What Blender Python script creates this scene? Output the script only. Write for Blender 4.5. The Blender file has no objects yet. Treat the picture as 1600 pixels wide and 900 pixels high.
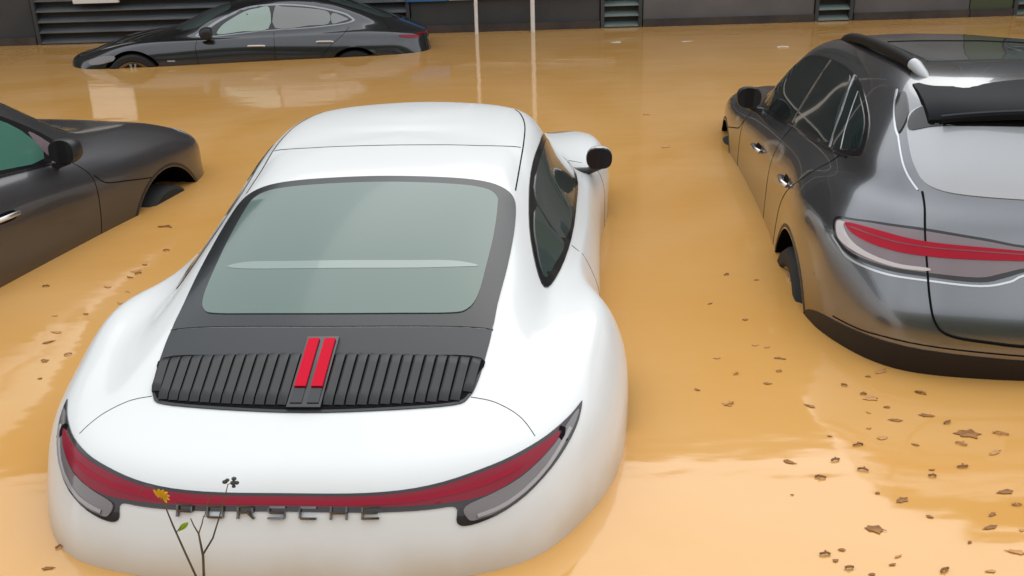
import bpy, bmesh, math, random
from mathutils import Vector, Matrix, Euler
from mathutils.geometry import delaunay_2d_cdt
from math import sin, cos, pi, radians

random.seed(7)
SC = bpy.context.scene
COL = SC.collection

# ---------------------------------------------------------------- camera
CAM_H, PITCH, ROLL, FPX = 1.69, 0.375, -0.030, 1550.0
cam_data = bpy.data.cameras.new("camera")
cam = bpy.data.objects.new("camera", cam_data)
COL.objects.link(cam)
SC.camera = cam
fwd = Vector((0, cos(PITCH), -sin(PITCH)))
rt0 = Vector((1, 0, 0))
up0 = rt0.cross(fwd)
rt = cos(ROLL) * rt0 + sin(ROLL) * up0
upv = -sin(ROLL) * rt0 + cos(ROLL) * up0
m3 = Matrix((rt, upv, -fwd)).transposed()
cam.matrix_world = Matrix.Translation((0, 0, CAM_H)) @ m3.to_4x4()
cam_data.sensor_width = 36
cam_data.lens = 36 * FPX / 1600
cam_data.clip_start = 0.05
cam_data.clip_end = 2000

# ---------------------------------------------------------------- world: bright overcast
SUN_EL, SUN_AZ = radians(52), radians(18)       # veiled sun ahead of the camera, slightly right, behind the cloud
world = bpy.data.worlds.new("World")
SC.world = world
world.use_nodes = True
wt = world.node_tree
wt.nodes.clear()
wo = wt.nodes.new("ShaderNodeOutputWorld")
bg = wt.nodes.new("ShaderNodeBackground")
sky = wt.nodes.new("ShaderNodeTexSky")
sky.sky_type = 'NISHITA'
sky.sun_disc = False
sky.sun_elevation = SUN_EL
sky.sun_rotation = SUN_AZ
sky.air_density = 1.0
sky.dust_density = 4.0
cl = wt.nodes.new("ShaderNodeTexNoise")
cl.inputs['Scale'].default_value = 1.8
cl.inputs['Detail'].default_value = 5
ramp = wt.nodes.new("ShaderNodeMapRange")
ramp.inputs['From Min'].default_value = 0.3
ramp.inputs['From Max'].default_value = 0.7
ramp.inputs['To Min'].default_value = 9.0
ramp.inputs['To Max'].default_value = 14.0
# thin spot of the cloud cover around the veiled sun
dt = wt.nodes.new("ShaderNodeVectorMath"); dt.operation = 'DOT_PRODUCT'
dt.inputs[1].default_value = (sin(SUN_AZ) * cos(SUN_EL), cos(SUN_AZ) * cos(SUN_EL), sin(SUN_EL))
mxd = wt.nodes.new("ShaderNodeMath"); mxd.operation = 'MAXIMUM'; mxd.inputs[1].default_value = 0
pwd = wt.nodes.new("ShaderNodeMath"); pwd.operation = 'POWER'; pwd.inputs[1].default_value = 3.0
addl = wt.nodes.new("ShaderNodeMath"); addl.operation = 'MULTIPLY_ADD'; addl.inputs[1].default_value = 7.0
ccol = wt.nodes.new("ShaderNodeVectorMath"); ccol.operation = 'SCALE'
ccol.inputs[0].default_value = (0.97, 1.0, 1.02)
mixw = wt.nodes.new("ShaderNodeMix"); mixw.data_type = 'RGBA'
mixw.inputs['Factor'].default_value = 0.82
tc = wt.nodes.new("ShaderNodeTexCoord")
wt.links.new(tc.outputs['Generated'], cl.inputs['Vector'])
wt.links.new(cl.outputs['Fac'], ramp.inputs['Value'])
wt.links.new(tc.outputs['Generated'], dt.inputs[0])
wt.links.new(dt.outputs['Value'], mxd.inputs[0])
wt.links.new(mxd.outputs[0], pwd.inputs[0])
wt.links.new(pwd.outputs[0], addl.inputs[0])
wt.links.new(ramp.outputs['Result'], addl.inputs[2])
wt.links.new(addl.outputs[0], ccol.inputs['Scale'])
wt.links.new(sky.outputs['Color'], mixw.inputs['A'])
wt.links.new(ccol.outputs['Vector'], mixw.inputs['B'])
wt.links.new(mixw.outputs['Result'], bg.inputs['Color'])
bg.inputs['Strength'].default_value = 0.10
wt.links.new(bg.outputs[0], wo.inputs['Surface'])

sd = bpy.data.lights.new("sun", 'SUN')
sd.energy = 0.4
sd.angle = radians(50)
sd.color = (1.0, 0.97, 0.93)
sun = bpy.data.objects.new("sun", sd)
COL.objects.link(sun)
S_dir = Vector((sin(SUN_AZ) * cos(SUN_EL), cos(SUN_AZ) * cos(SUN_EL), sin(SUN_EL)))
sun.rotation_euler = S_dir.to_track_quat('Z', 'Y').to_euler()
sun.location = (0, 0, 20)

SC.render.engine = 'CYCLES'
SC.view_settings.view_transform = 'Standard'
SC.view_settings.look = 'None'
SC.view_settings.gamma = 1.0
SC.view_settings.use_curve_mapping = False
SC.view_settings.exposure = 0.16

# ---------------------------------------------------------------- materials
def mat(name, color, rough=0.5, metal=0.0, coat=0.0, coat_rough=0.03, spec=0.5, emit=None, trans=0.0, ior=1.45):
    m = bpy.data.materials.new(name)
    m.use_nodes = True
    b = m.node_tree.nodes['Principled BSDF']
    b.inputs['Base Color'].default_value = (*color, 1)
    b.inputs['Roughness'].default_value = rough
    b.inputs['Metallic'].default_value = metal
    b.inputs['Coat Weight'].default_value = coat
    b.inputs['Coat Roughness'].default_value = coat_rough
    b.inputs['Specular IOR Level'].default_value = spec
    b.inputs['Transmission Weight'].default_value = trans
    b.inputs['IOR'].default_value = ior
    return m

def vary(m, col_a, col_b, scale=3.0, detail=4.0, lo=0.35, hi=0.65, rough=None, bump=None, stretch=(1, 1, 1), coord='Object'):
    """mix two base colours by noise; optional roughness range and bump"""
    t = m.node_tree
    b = t.nodes['Principled BSDF']
    tcn = t.nodes.new('ShaderNodeTexCoord')
    mp = t.nodes.new('ShaderNodeMapping')
    mp.inputs['Scale'].default_value = stretch
    n = t.nodes.new('ShaderNodeTexNoise')
    n.inputs['Scale'].default_value = scale
    n.inputs['Detail'].default_value = detail
    r = t.nodes.new('ShaderNodeMapRange')
    r.inputs['From Min'].default_value = lo
    r.inputs['From Max'].default_value = hi
    mx = t.nodes.new('ShaderNodeMix'); mx.data_type = 'RGBA'
    mx.inputs['A'].default_value = (*col_a, 1)
    mx.inputs['B'].default_value = (*col_b, 1)
    t.links.new(tcn.outputs[coord], mp.inputs['Vector'])
    t.links.new(mp.outputs['Vector'], n.inputs['Vector'])
    t.links.new(n.outputs['Fac'], r.inputs['Value'])
    t.links.new(r.outputs['Result'], mx.inputs['Factor'])
    t.links.new(mx.outputs['Result'], b.inputs['Base Color'])
    if rough:
        r2 = t.nodes.new('ShaderNodeMapRange')
        r2.inputs['To Min'].default_value, r2.inputs['To Max'].default_value = rough
        t.links.new(n.outputs['Fac'], r2.inputs['Value'])
        t.links.new(r2.outputs['Result'], b.inputs['Roughness'])
    if bump:
        n2 = t.nodes.new('ShaderNodeTexNoise')
        n2.inputs['Scale'].default_value = bump[0]
        n2.inputs['Detail'].default_value = 3
        bp = t.nodes.new('ShaderNodeBump')
        bp.inputs['Strength'].default_value = bump[1]
        bp.inputs['Distance'].default_value = bump[2]
        t.links.new(mp.outputs['Vector'], n2.inputs['Vector'])
        t.links.new(n2.outputs['Fac'], bp.inputs['Height'])
        t.links.new(bp.outputs['Normal'], b.inputs['Normal'])
    return m

def paint_dirt(m, base, mud, z0, z1):
    """paint whose lowest band above the flood line carries a thin uneven mud film (object z between z0 and z1)"""
    t = m.node_tree
    b = t.nodes['Principled BSDF']
    tcn = t.nodes.new('ShaderNodeTexCoord')
    sx = t.nodes.new('ShaderNodeSeparateXYZ')
    n = t.nodes.new('ShaderNodeTexNoise')
    n.inputs['Scale'].default_value = 5
    n.inputs['Detail'].default_value = 6
    ma = t.nodes.new('ShaderNodeMath'); ma.operation = 'MULTIPLY_ADD'
    ma.inputs[1].default_value = -0.10
    r = t.nodes.new('ShaderNodeMapRange')
    r.interpolation_type = 'SMOOTHSTEP'
    r.inputs['From Min'].default_value = z0
    r.inputs['From Max'].default_value = z1
    r.inputs['To Min'].default_value = 0.75
    r.inputs['To Max'].default_value = 0.0
    n3 = t.nodes.new('ShaderNodeTexNoise')
    n3.inputs['Scale'].default_value = 2.0
    n3.inputs['Detail'].default_value = 8
    r3 = t.nodes.new('ShaderNodeMapRange')
    r3.inputs['From Min'].default_value = 0.55
    r3.inputs['From Max'].default_value = 0.9
    r3.inputs['To Max'].default_value = 0.12
    mxx = t.nodes.new('ShaderNodeMath'); mxx.operation = 'MAXIMUM'
    mx = t.nodes.new('ShaderNodeMix'); mx.data_type = 'RGBA'
    mx.inputs['A'].default_value = (*base, 1)
    mx.inputs['B'].default_value = (*mud, 1)
    t.links.new(tcn.outputs['Object'], sx.inputs[0])
    t.links.new(tcn.outputs['Object'], n.inputs['Vector'])
    t.links.new(tcn.outputs['Object'], n3.inputs['Vector'])
    t.links.new(n.outputs['Fac'], ma.inputs[0])
    t.links.new(sx.outputs['Z'], ma.inputs[2])
    t.links.new(ma.outputs[0], r.inputs['Value'])
    t.links.new(n3.outputs['Fac'], r3.inputs['Value'])
    t.links.new(r.outputs['Result'], mxx.inputs[0])
    t.links.new(r3.outputs['Result'], mxx.inputs[1])
    t.links.new(mxx.outputs[0], mx.inputs['Factor'])
    t.links.new(mx.outputs['Result'], b.inputs['Base Color'])
    return m

M = {}
M['white'] = paint_dirt(mat('white_paint', (.78, .79, .785), .42, 0, .5, .08), (.78, .79, .785), (.55, .42, .27), .54, .72)
M['grey'] = paint_dirt(mat('grey_metallic_paint', (.20, .206, .22), .22, .85, 1.0, .04), (.20, .206, .22), (.30, .19, .09), .50, .66)
M['dark'] = paint_dirt(mat('dark_paint', (.075, .074, .080), .34, .6, .8, .10), (.075, .074, .080), (.16, .10, .05), .50, .66)
M['black'] = mat('black_paint', (.06, .062, .068), .18, .8, 1.0, .03)
M['glass'] = mat('tinted_glass', (.055, .075, .072), .08, 0, 1.0, .02)
M['mirror_dark'] = mat('dark_mirror_glass', (.015, .012, .014), .4, spec=.3)
M['rear_glass'] = mat('grey_green_rear_glass', (.115, .170, .148), .14, 0, .3, .05, .3)  # even grey-green base, lighter than the tinted glass
M['trim'] = mat('black_gloss_trim', (.012, .012, .014), .16, 0, .5)
M['plastic'] = mat('black_plastic', (.014, .015, .017), .42)
M['gap'] = mat('panel_gap', (.006, .006, .007), .8, spec=.1)
M['well'] = mat('wheel_well', (.004, .004, .004), .95, spec=.05)
M['tyre'] = mat('tyre_rubber', (.016, .016, .016), .75)
M['rim'] = mat('alloy_rim', (.35, .35, .36), .3, .9)
M['chrome'] = mat('bright_trim', (.75, .75, .77), .14, 1.0)
M['red_lens'] = mat('red_lens', (.26, .004, .022), .2, 0, .25, .05, .3)
M['bright_red'] = mat('bright_red_lens', (.60, .004, .028), .5, spec=.1)
M['smoke'] = mat('smoked_lens', (.17, .15, .15), .14, 0, 1.0, .02)
M['clear'] = mat('clear_lens', (.46, .44, .45), .16, 0, 1.0, .02)
M['deck'] = mat('black_engine_cover', (.028, .031, .035), .42)

# ---------------------------------------------------------------- object helpers
def tag(o, label=None, cat=None, group=None, kind=None):
    if label: o['label'] = label
    if cat: o['category'] = cat
    if group: o['group'] = group
    if kind: o['kind'] = kind
    return o

def empty(name, loc=(0, 0, 0), rot=(0, 0, 0)):
    o = bpy.data.objects.new(name, None)
    o.empty_display_size = .3
    COL.objects.link(o)
    o.location = loc
    o.rotation_euler = rot
    return o

def link(name, bm, m, parent=None, smooth=True, angle=40):
    me = bpy.data.meshes.new(name)
    bmesh.ops.recalc_face_normals(bm, faces=bm.faces)
    bm.to_mesh(me)
    bm.free()
    for mm in (m if isinstance(m, (list, tuple)) else [m]):
        me.materials.append(mm)
    if smooth:
        me.polygons.foreach_set('use_smooth', [True] * len(me.polygons))
        me.set_sharp_from_angle(angle=radians(angle))
    o = bpy.data.objects.new(name, me)
    COL.objects.link(o)
    if parent: o.parent = parent
    return o

def part(name, verts, faces, m, parent=None, smooth=True, angle=40):
    bm = bmesh.new()
    vs = [bm.verts.new(v) for v in verts]
    for f in faces:
        try: bm.faces.new([vs[i] for i in f])
        except ValueError: pass
    return link(name, bm, m, parent, smooth, angle)

def box_bm(bm, lo, hi, bevel=0.0, mtx=None):
    r = bmesh.ops.create_cube(bm, size=1)
    vs = r['verts']
    for v in vs:
        v.co = Vector([lo[i] + (v.co[i] + .5) * (hi[i] - lo[i]) for i in range(3)])
    if bevel:
        es = list({e for v in vs for e in v.link_edges})
        rr = bmesh.ops.bevel(bm, geom=es, offset=bevel, segments=2, affect='EDGES', profile=.6)
        vs = rr['verts']
        # include all verts of the bevelled island
    if mtx:
        for v in set(vs): v.co = mtx @ v.co
    return bm

def tube_bm(bm, pts, rad, sides=8, cap=True):
    pts = [Vector(p) for p in pts]
    rads = rad if isinstance(rad, (list, tuple)) else [rad] * len(pts)
    rings = []
    prev = None
    for i, p in enumerate(pts):
        d = (pts[min(i + 1, len(pts) - 1)] - pts[max(i - 1, 0)]).normalized()
        a = prev if prev else (Vector((0, 0, 1)) if abs(d.z) < .9 else Vector((1, 0, 0)))
        a = (a - d * a.dot(d)).normalized()
        prev = a
        b = d.cross(a)
        rings.append([bm.verts.new(p + rads[i] * (cos(2 * pi * k / sides) * a + sin(2 * pi * k / sides) * b)) for k in range(sides)])
    for i in range(len(rings) - 1):
        for k in range(sides):
            bm.faces.new((rings[i][k], rings[i][(k + 1) % sides], rings[i + 1][(k + 1) % sides], rings[i + 1][k]))
    if cap:
        bm.faces.new(rings[0][::-1]); bm.faces.new(rings[-1])
    return bm

def cr(p0, p1, p2, p3, t):
    return 0.5 * ((2 * p1) + (-p0 + p2) * t + (2 * p0 - 5 * p1 + 4 * p2 - p3) * t * t + (-p0 + 3 * p1 - 3 * p2 + p3) * t ** 3)

def smooth_line(pts, n=6, closed=False):
    pts = [Vector(p) for p in pts]
    out = []
    N = len(pts)
    segs = N if closed else N - 1
    for i in range(segs):
        if closed: a, b, c, d = pts[(i - 1) % N], pts[i], pts[(i + 1) % N], pts[(i + 2) % N]
        else: a, b, c, d = pts[max(i - 1, 0)], pts[i], pts[i + 1], pts[min(i + 2, N - 1)]
        for k in range(n): out.append(cr(a, b, c, d, k / n))
    if not closed: out.append(pts[-1])
    return out

# ---------------------------------------------------------------- car body surface from rings of half-outline points
class Surf:
    """rows = rings from the sill up to the roof spine; each row runs rear centre -> side -> front centre (x >= 0).
    u = column coordinate (negative u = mirrored side), v = row coordinate."""
    def __init__(s, rows, K=6, L=6, smooth=4):
        rows = [[Vector(p) for p in r] for r in rows]
        s.nr, s.nc, s.K, s.L = len(rows), len(rows[0]), K, L
        nc = s.nc
        cols = []
        for r in rows:          # interpolate along u with mirrored neighbours at both ends
            ext = lambda i: (Vector((-r[-i].x, r[-i].y, r[-i].z)) if i < 0 else
                             (Vector((-r[2 * nc - 2 - i].x, r[2 * nc - 2 - i].y, r[2 * nc - 2 - i].z)) if i > nc - 1 else r[i]))
            line = []
            for i in range(nc - 1):
                for k in range(K): line.append(cr(ext(i - 1), ext(i), ext(i + 1), ext(i + 2), k / K))
            line.append(r[-1].copy())
            cols.append(line)
        nu = len(cols[0])
        g = []
        for j in range(s.nr - 1):
            for k in range(L):
                row = []
                for i in range(nu):
                    a, b, c = cols[max(j - 1, 0)][i], cols[j][i], cols[j + 1][i]
                    d = cols[j + 2][i] if j + 2 < s.nr else Vector((-cols[j][i].x * .6, cols[j + 1][i].y, cols[j + 1][i].z - .01))
                    row.append(cr(a, b, c, d, k / L))
                g.append(row)
        g.append([v.copy() for v in cols[-1]])
        s.nu, s.nv = nu, len(g)
        for _ in range(smooth):     # relax the grid (mirror aware at both ends and over the spine)
            h = [[v.copy() for v in row] for row in g]
            for j in range(1, s.nv - 1):
                for i in range(nu):
                    l = g[j][i - 1] if i > 0 else Vector((-g[j][1].x, g[j][1].y, g[j][1].z))
                    r_ = g[j][i + 1] if i < nu - 1 else Vector((-g[j][nu - 2].x, g[j][nu - 2].y, g[j][nu - 2].z))
                    h[j][i] = g[j][i] * .5 + (l + r_ + g[j - 1][i] + g[j + 1][i]) * .125
                    if i in (0, nu - 1): h[j][i].x = 0
            g = h
            for i in range(nu):
                g[-1][i].z = g[-1][i].z * .5 + g[-2][i].z * .5 + .001
        s.g = g
        # blend the collapsed spine row heights
    def P(s, u, v):
        sg = -1 if u < 0 else 1
        a = min(max(abs(u) * s.K, 0), s.nu - 1.0001)
        b = min(max(v * s.L, 0), s.nv - 1.0001)
        i, j = int(a), int(b)
        fa, fb = a - i, b - j
        p = (s.g[j][i] * (1 - fa) + s.g[j][i + 1] * fa) * (1 - fb) + (s.g[j + 1][i] * (1 - fa) + s.g[j + 1][i + 1] * fa) * fb
        return Vector((p.x * sg, p.y, p.z))
    def N(s, u, v):
        e = .08
        sg = -1 if u < 0 else 1
        uu = min(max(abs(u), e), s.nc - 1 - e)
        a = s.P(uu + e, v) - s.P(uu - e, v)
        b = s.P(uu, min(v + e, s.nr - 1)) - s.P(uu, max(v - e, 0))
        n = a.cross(b)
        if n.length < 1e-9: return Vector((0, 0, 1))
        n.normalize()
        c = s.P(uu, v)
        if n.dot(c - Vector((0, 1.2, .55))) < 0: n = -n
        if abs(u) < e: n.x *= abs(u) / e; n.normalize()
        return Vector((n.x * sg, n.y, n.z))
    def Q(s, u, v, ofs=0.0):
        return s.P(u, v) + s.N(u, v) * ofs
    def mesh(s):
        bm = bmesh.new()
        V = {}
        for side in (1, -1):
            for j in range(s.nv):
                for i in range(s.nu):
                    p = s.g[j][i]
                    V[side, j, i] = bm.verts.new((p.x * side, p.y, p.z))
            for j in range(s.nv - 1):
                for i in range(s.nu - 1):
                    q = [V[side, j, i], V[side, j, i + 1], V[side, j + 1, i + 1], V[side, j + 1, i]]
                    bm.faces.new(q if side > 0 else q[::-1])
        for i in range(s.nu - 1):   # floor
            bm.faces.new((V[1, 0, i + 1], V[1, 0, i], V[-1, 0, i], V[-1, 0, i + 1]))
        bmesh.ops.remove_doubles(bm, verts=bm.verts, dist=.0008)
        bmesh.ops.dissolve_degenerate(bm, edges=bm.edges, dist=.0003)
        bmesh.ops.recalc_face_normals(bm, faces=bm.faces)
        return bm

def cylinder_bm(bm, x0, x1, y, z, r, n=48):
    a, b = [], []
    for k in range(n):
        t = 2 * pi * k / n
        a.append(bm.verts.new((x0, y + r * cos(t), z + r * sin(t))))
        b.append(bm.verts.new((x1, y + r * cos(t), z + r * sin(t))))
    for k in range(n):
        bm.faces.new((a[k], a[(k + 1) % n], b[(k + 1) % n], b[k]))
    bm.faces.new(a[::-1]); bm.faces.new(b)

def make_body(S, paint, parent, arches, name='body'):
    """body shell with the wheel wells cut out by a boolean; returns the linked object"""
    o = link(name, S.mesh(), [paint, M['well']], None)
    cb = bmesh.new()
    for (y, z, r, xi) in arches:
        for sgn in (1, -1):
            cylinder_bm(cb, sgn * xi, sgn * 1.3, y, z, r)
    bmesh.ops.recalc_face_normals(cb, faces=cb.faces)
    cm = bpy.data.meshes.new('cut'); cb.to_mesh(cm); cb.free()
    cm.materials.append(M['well']); cm.materials.append(M['well'])
    cm.polygons.foreach_set('material_index', [1] * len(cm.polygons))
    co = bpy.data.objects.new('cut', cm); COL.objects.link(co)
    md = o.modifiers.new('b', 'BOOLEAN'); md.operation = 'DIFFERENCE'; md.object = co; md.solver = 'EXACT'
    dg = bpy.context.evaluated_depsgraph_get(); dg.update()
    me = bpy.data.meshes.new_from_object(o.evaluated_get(dg))
    o.modifiers.clear(); o.data = me
    me.name = name
    bpy.data.objects.remove(co)
    me.polygons.foreach_set('use_smooth', [True] * len(me.polygons))
    me.set_sharp_from_angle(angle=radians(38))
    if parent: o.parent = parent
    return o

def patch(name, S, poly, m, parent, ofs=.003, thick=.012, grid=(.12, .12), n=5, smooth=True, crown=0.0):
    """surface piece whose outline is given in (u, v) of the body; sits ofs proud of it, edge turned in"""
    P2 = [Vector((p[0], p[1], 0)) for p in poly]
    if smooth: P2 = smooth_line(P2, n, True)
    else:
        q = []
        for i in range(len(P2)):
            a, b = P2[i], P2[(i + 1) % len(P2)]
            for k in range(n): q.append(a.lerp(b, k / n))
        P2 = q
    nb = len(P2)
    pts = [Vector((p.x, p.y)) for p in P2]
    x0, x1 = min(p.x for p in pts), max(p.x for p in pts)
    y0, y1 = min(p.y for p in pts), max(p.y for p in pts)
    def inside(x, y, mar=0):
        c = False
        for i in range(nb):
            a, b = pts[i], pts[(i + 1) % nb]
            if (a.y > y) != (b.y > y) and x < (b.x - a.x) * (y - a.y) / (b.y - a.y) + a.x: c = not c
        return c
    inner = []
    gx, gy = grid
    yy = y0 + gy / 2
    while yy < y1:
        xx = x0 + gx / 2
        while xx < x1:
            if inside(xx, yy):
                d = min(((xx - p.x) / gx) ** 2 + ((yy - p.y) / gy) ** 2 for p in pts[:nb])
                if d > .16: inner.append(Vector((xx, yy)))
            xx += gx
        yy += gy
    edges = [(i, (i + 1) % nb) for i in range(nb)]
    vo, eo, fo, _, _, _ = delaunay_2d_cdt(pts + inner, edges, [list(range(nb))], 1, 1e-6)
    bm = bmesh.new()
    vs = []
    for p in vo:
        vs.append(bm.verts.new(S.Q(p.x, p.y, ofs)))
    for f in fo:
        try: bm.faces.new([vs[i] for i in f])
        except ValueError: pass
    lo = {}
    bes = [e for e in bm.edges if len(e.link_faces) == 1]
    idx = {v: i for i, v in enumerate(vs)}
    for e in bes:
        for v in e.verts:
            if v not in lo:
                p = vo[idx[v]]
                lo[v] = bm.verts.new(S.Q(p.x, p.y, ofs - thick))
    for e in bes:
        a, b = e.verts
        bm.faces.new((a, b, lo[b], lo[a]))
    return link(name, bm, m, parent, True, 50)

def seam(name, S, pts, m, parent, w=.004, n=8, ofs=.0012, smooth=True):
    """thin dark panel gap lying on the body surface (flat ribbon following it)"""
    L = smooth_line([(p[0], p[1], 0) for p in pts], n) if smooth else [Vector((p[0], p[1], 0)) for p in pts]
    bm = bmesh.new()
    P = [S.P(p.x, p.y) for p in L]
    Nn = [S.N(p.x, p.y) for p in L]
    prev = None
    for i in range(len(L)):
        d = P[min(i + 1, len(P) - 1)] - P[max(i - 1, 0)]
        if d.length < 1e-6: continue
        b = d.normalized().cross(Nn[i]).normalized() * w / 2
        q = [bm.verts.new(P[i] + b - Nn[i] * .006), bm.verts.new(P[i] + b * .8 + Nn[i] * ofs),
             bm.verts.new(P[i] - b * .8 + Nn[i] * ofs), bm.verts.new(P[i] - b - Nn[i] * .006)]
        if prev:
            for k in range(3): bm.faces.new((prev[k], prev[k + 1], q[k + 1], q[k]))
        prev = q
    return link(name, bm, m, parent, True, 60)

def mir(poly): return [(-p[0],) + tuple(p[1:]) for p in poly]

def lathe_x(bm, prof, n=40, c=(0, 0, 0)):
    rings = [[bm.verts.new((c[0] + x, c[1] + r * cos(2 * pi * k / n), c[2] + r * sin(2 * pi * k / n))) for k in range(n)] for x, r in prof]
    for i in range(len(rings) - 1):
        for k in range(n):
            bm.faces.new((rings[i][k], rings[i][(k + 1) % n], rings[i + 1][(k + 1) % n], rings[i + 1][k]))
    return rings

def wheel(parent, x, y, r, w, sgn):
    """tyre with a spoked rim as its sub-part; axle height = r"""
    bm = bmesh.new()
    h = w / 2
    lathe_x(bm, [(-h * .8, r * .70), (-h, r * .78), (-h, r * .93), (-h * .8, r * .985), (0, r), (h * .8, r * .985), (h, r * .93), (h, r * .78), (h * .8, r * .70)])
    t = link('tyre', bm, M['tyre'], parent)
    t.location = (x, y, r)
    bm = bmesh.new()
    f = sgn * h
    rg = lathe_x(bm, [(-h * .8, r * .70), (-h * .6, r * .62), (f * .6, r * .62), (f * .82, r * .70), (f * .9, r * .73)])
    hub = lathe_x(bm, [(f * .2, r * .16), (f * .75, r * .15), (f * .8, r * .08)], 20)
    bm.faces.new(hub[-1])
    for k in range(5):
        for dd in (-.13, .13):
            a = 2 * pi * k / 5 + .3
            p0 = Vector((f * .68, cos(a + dd * .6) * r * .13, sin(a + dd * .6) * r * .13))
            p1 = Vector((f * .74, cos(a + dd) * r * .67, sin(a + dd) * r * .67))
            tube_bm(bm, [p0, p0.lerp(p1, .5) + Vector((sgn * .008, 0, 0)), p1], [.017, .014, .018], 6)
    link('rim', bm, M['rim'], t)
    return t

def mirror(parent, base, out, h, cap_m, sgn, depth=.13, low_m=None):
    """door mirror: rounded shell with a glass face looking back and an arm to the door"""
    b = Vector(base)
    c = b + Vector((sgn * out * .62, 0, .03))
    bm = bmesh.new()
    bmesh.ops.create_uvsphere(bm, u_segments=32, v_segments=24, radius=1)
    for v in bm.verts:
        x, y, z = v.co
        sx = (abs(x) ** .75) * (1 if x > 0 else -1)
        sz = (abs(z) ** .8) * (1 if z > 0 else -1)
        yy = y * depth * .55 if y > 0 else max(y, -.35) * depth * .6
        v.co = Vector((sx * out * .45, yy + sz * .0 + abs(sx) * -.012, sz * h * .5)) + c
    if low_m:
        for f in bm.faces:
            if f.calc_center_median().z < c.z + h * .2 or f.calc_center_median().y < c.y - depth * .14: f.material_index = 1
    shell = link('mirror', bm, [cap_m, low_m] if low_m else cap_m, parent)
    bm = bmesh.new()
    vs = []
    n = 28
    for k in range(n):
        t = 2 * pi * k / n
        x = (abs(cos(t)) ** .7) * (1 if cos(t) > 0 else -1) * out * .42
        z = (abs(sin(t)) ** .75) * (1 if sin(t) > 0 else -1) * h * .45
        vs.append((x, z))
    f = [bm.verts.new(c + Vector((x, -depth * .235, z))) for x, z in vs]
    g = [bm.verts.new(c + Vector((x, -depth * .18, z))) for x, z in vs]
    bm.faces.new(f)
    for k in range(n): bm.faces.new((f[k], f[(k + 1) % n], g[(k + 1) % n], g[k]))
    link('mirror_glass', bm, M['mirror_dark'], shell)
    bm = bmesh.new()
    tube_bm(bm, [b + Vector((-sgn * .04, .01, -h * .42)), b + Vector((sgn * out * .25, 0, -h * .38)), c + Vector((0, 0, -h * .38))], [.022, .020, .026], 10)
    link('mirror_arm', bm, M['trim'], shell)
    return shell

# ================================================================ muddy flood water
wm = mat('muddy_flood_water', (.60, .33, .11), .07, spec=.5, ior=1.52)
def water_nodes(m):
    t = m.node_tree; b = t.nodes['Principled BSDF']
    tcn = t.nodes.new('ShaderNodeTexCoord')
    mp = t.nodes.new('ShaderNodeMapping'); mp.inputs['Scale'].default_value = (.55, .35, 1); mp.inputs['Rotation'].default_value = (0, 0, .5)
    n = t.nodes.new('ShaderNodeTexNoise'); n.inputs['Scale'].default_value = 1.0; n.inputs['Detail'].default_value = 5; n.inputs['Distortion'].default_value = 1.6
    r = t.nodes.new('ShaderNodeMapRange'); r.inputs['From Min'].default_value = .35; r.inputs['From Max'].default_value = .68
    mx = t.nodes.new('ShaderNodeMix'); mx.data_type = 'RGBA'
    mx.inputs['A'].default_value = (.65, .335, .086, 1); mx.inputs['B'].default_value = (.70, .39, .135, 1)
    t.links.new(tcn.outputs['Object'], mp.inputs['Vector']); t.links.new(mp.outputs['Vector'], n.inputs['Vector'])
    t.links.new(n.outputs['Fac'], r.inputs['Value']); t.links.new(r.outputs['Result'], mx.inputs['Factor'])
    t.links.new(mx.outputs['Result'], b.inputs['Base Color'])
    # gentle ripples: two scales
    mp2 = t.nodes.new('ShaderNodeMapping'); mp2.inputs['Scale'].default_value = (.7, 1.5, 1)
    a = t.nodes.new('ShaderNodeTexNoise'); a.inputs['Scale'].default_value = 1.6; a.inputs['Detail'].default_value = 3; a.inputs['Roughness'].default_value = .55
    c = t.nodes.new('ShaderNodeTexNoise'); c.inputs['Scale'].default_value = 11; c.inputs['Detail'].default_value = 2
    ad = t.nodes.new('ShaderNodeMath'); ad.operation = 'MULTIPLY_ADD'; ad.inputs[1].default_value = .04
    bp = t.nodes.new('ShaderNodeBump'); bp.inputs['Strength'].default_value = .35; bp.inputs['Distance'].default_value = .015
    t.links.new(tcn.outputs['Object'], mp2.inputs['Vector'])
    t.links.new(mp2.outputs['Vector'], a.inputs['Vector']); t.links.new(mp2.outputs['Vector'], c.inputs['Vector'])
    t.links.new(c.outputs['Fac'], ad.inputs[0]); t.links.new(a.outputs['Fac'], ad.inputs[2])
    t.links.new(ad.outputs[0], bp.inputs['Height']); t.links.new(bp.outputs['Normal'], b.inputs['Normal'])
water_nodes(wm)
bm = bmesh.new()
bm.faces.new([bm.verts.new(p) for p in ((-400, -400, 0), (400, -400, 0), (400, 400, 0), (-400, 400, 0))])
tag(link('water', bm, wm), kind='structure')
# flooded ground under the water
gm = vary(mat('wet_mud', (.10, .07, .04), .8), (.07, .05, .03), (.14, .10, .06), 2.5, 6, bump=(8, .5, .05))
bm = bmesh.new()
bm.faces.new([bm.verts.new(p) for p in ((-400, -400, -.62), (400, -400, -.62), (400, 400, -.62), (-400, 400, -.62))])
tag(link('ground', bm, gm), kind='structure')
# bank the viewer stands on, behind and below the frame
bm = bmesh.new()
NX, NY = 40, 16
g = [[bm.verts.new((-10 + 20 * i / NX, -8 + 9.3 * j / NY + .12 * sin(i * 1.3) * (j / NY), (.10 + .03 * sin(i * .9 + j)) * (1 - (j / NY) ** 6) - .14 * (j / NY) ** 8)) for i in range(NX + 1)] for j in range(NY + 1)]
for j in range(NY):
    for i in range(NX): bm.faces.new((g[j][i], g[j][i + 1], g[j + 1][i + 1], g[j + 1][i]))
tag(link('bank', bm, gm), kind='structure')

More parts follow.
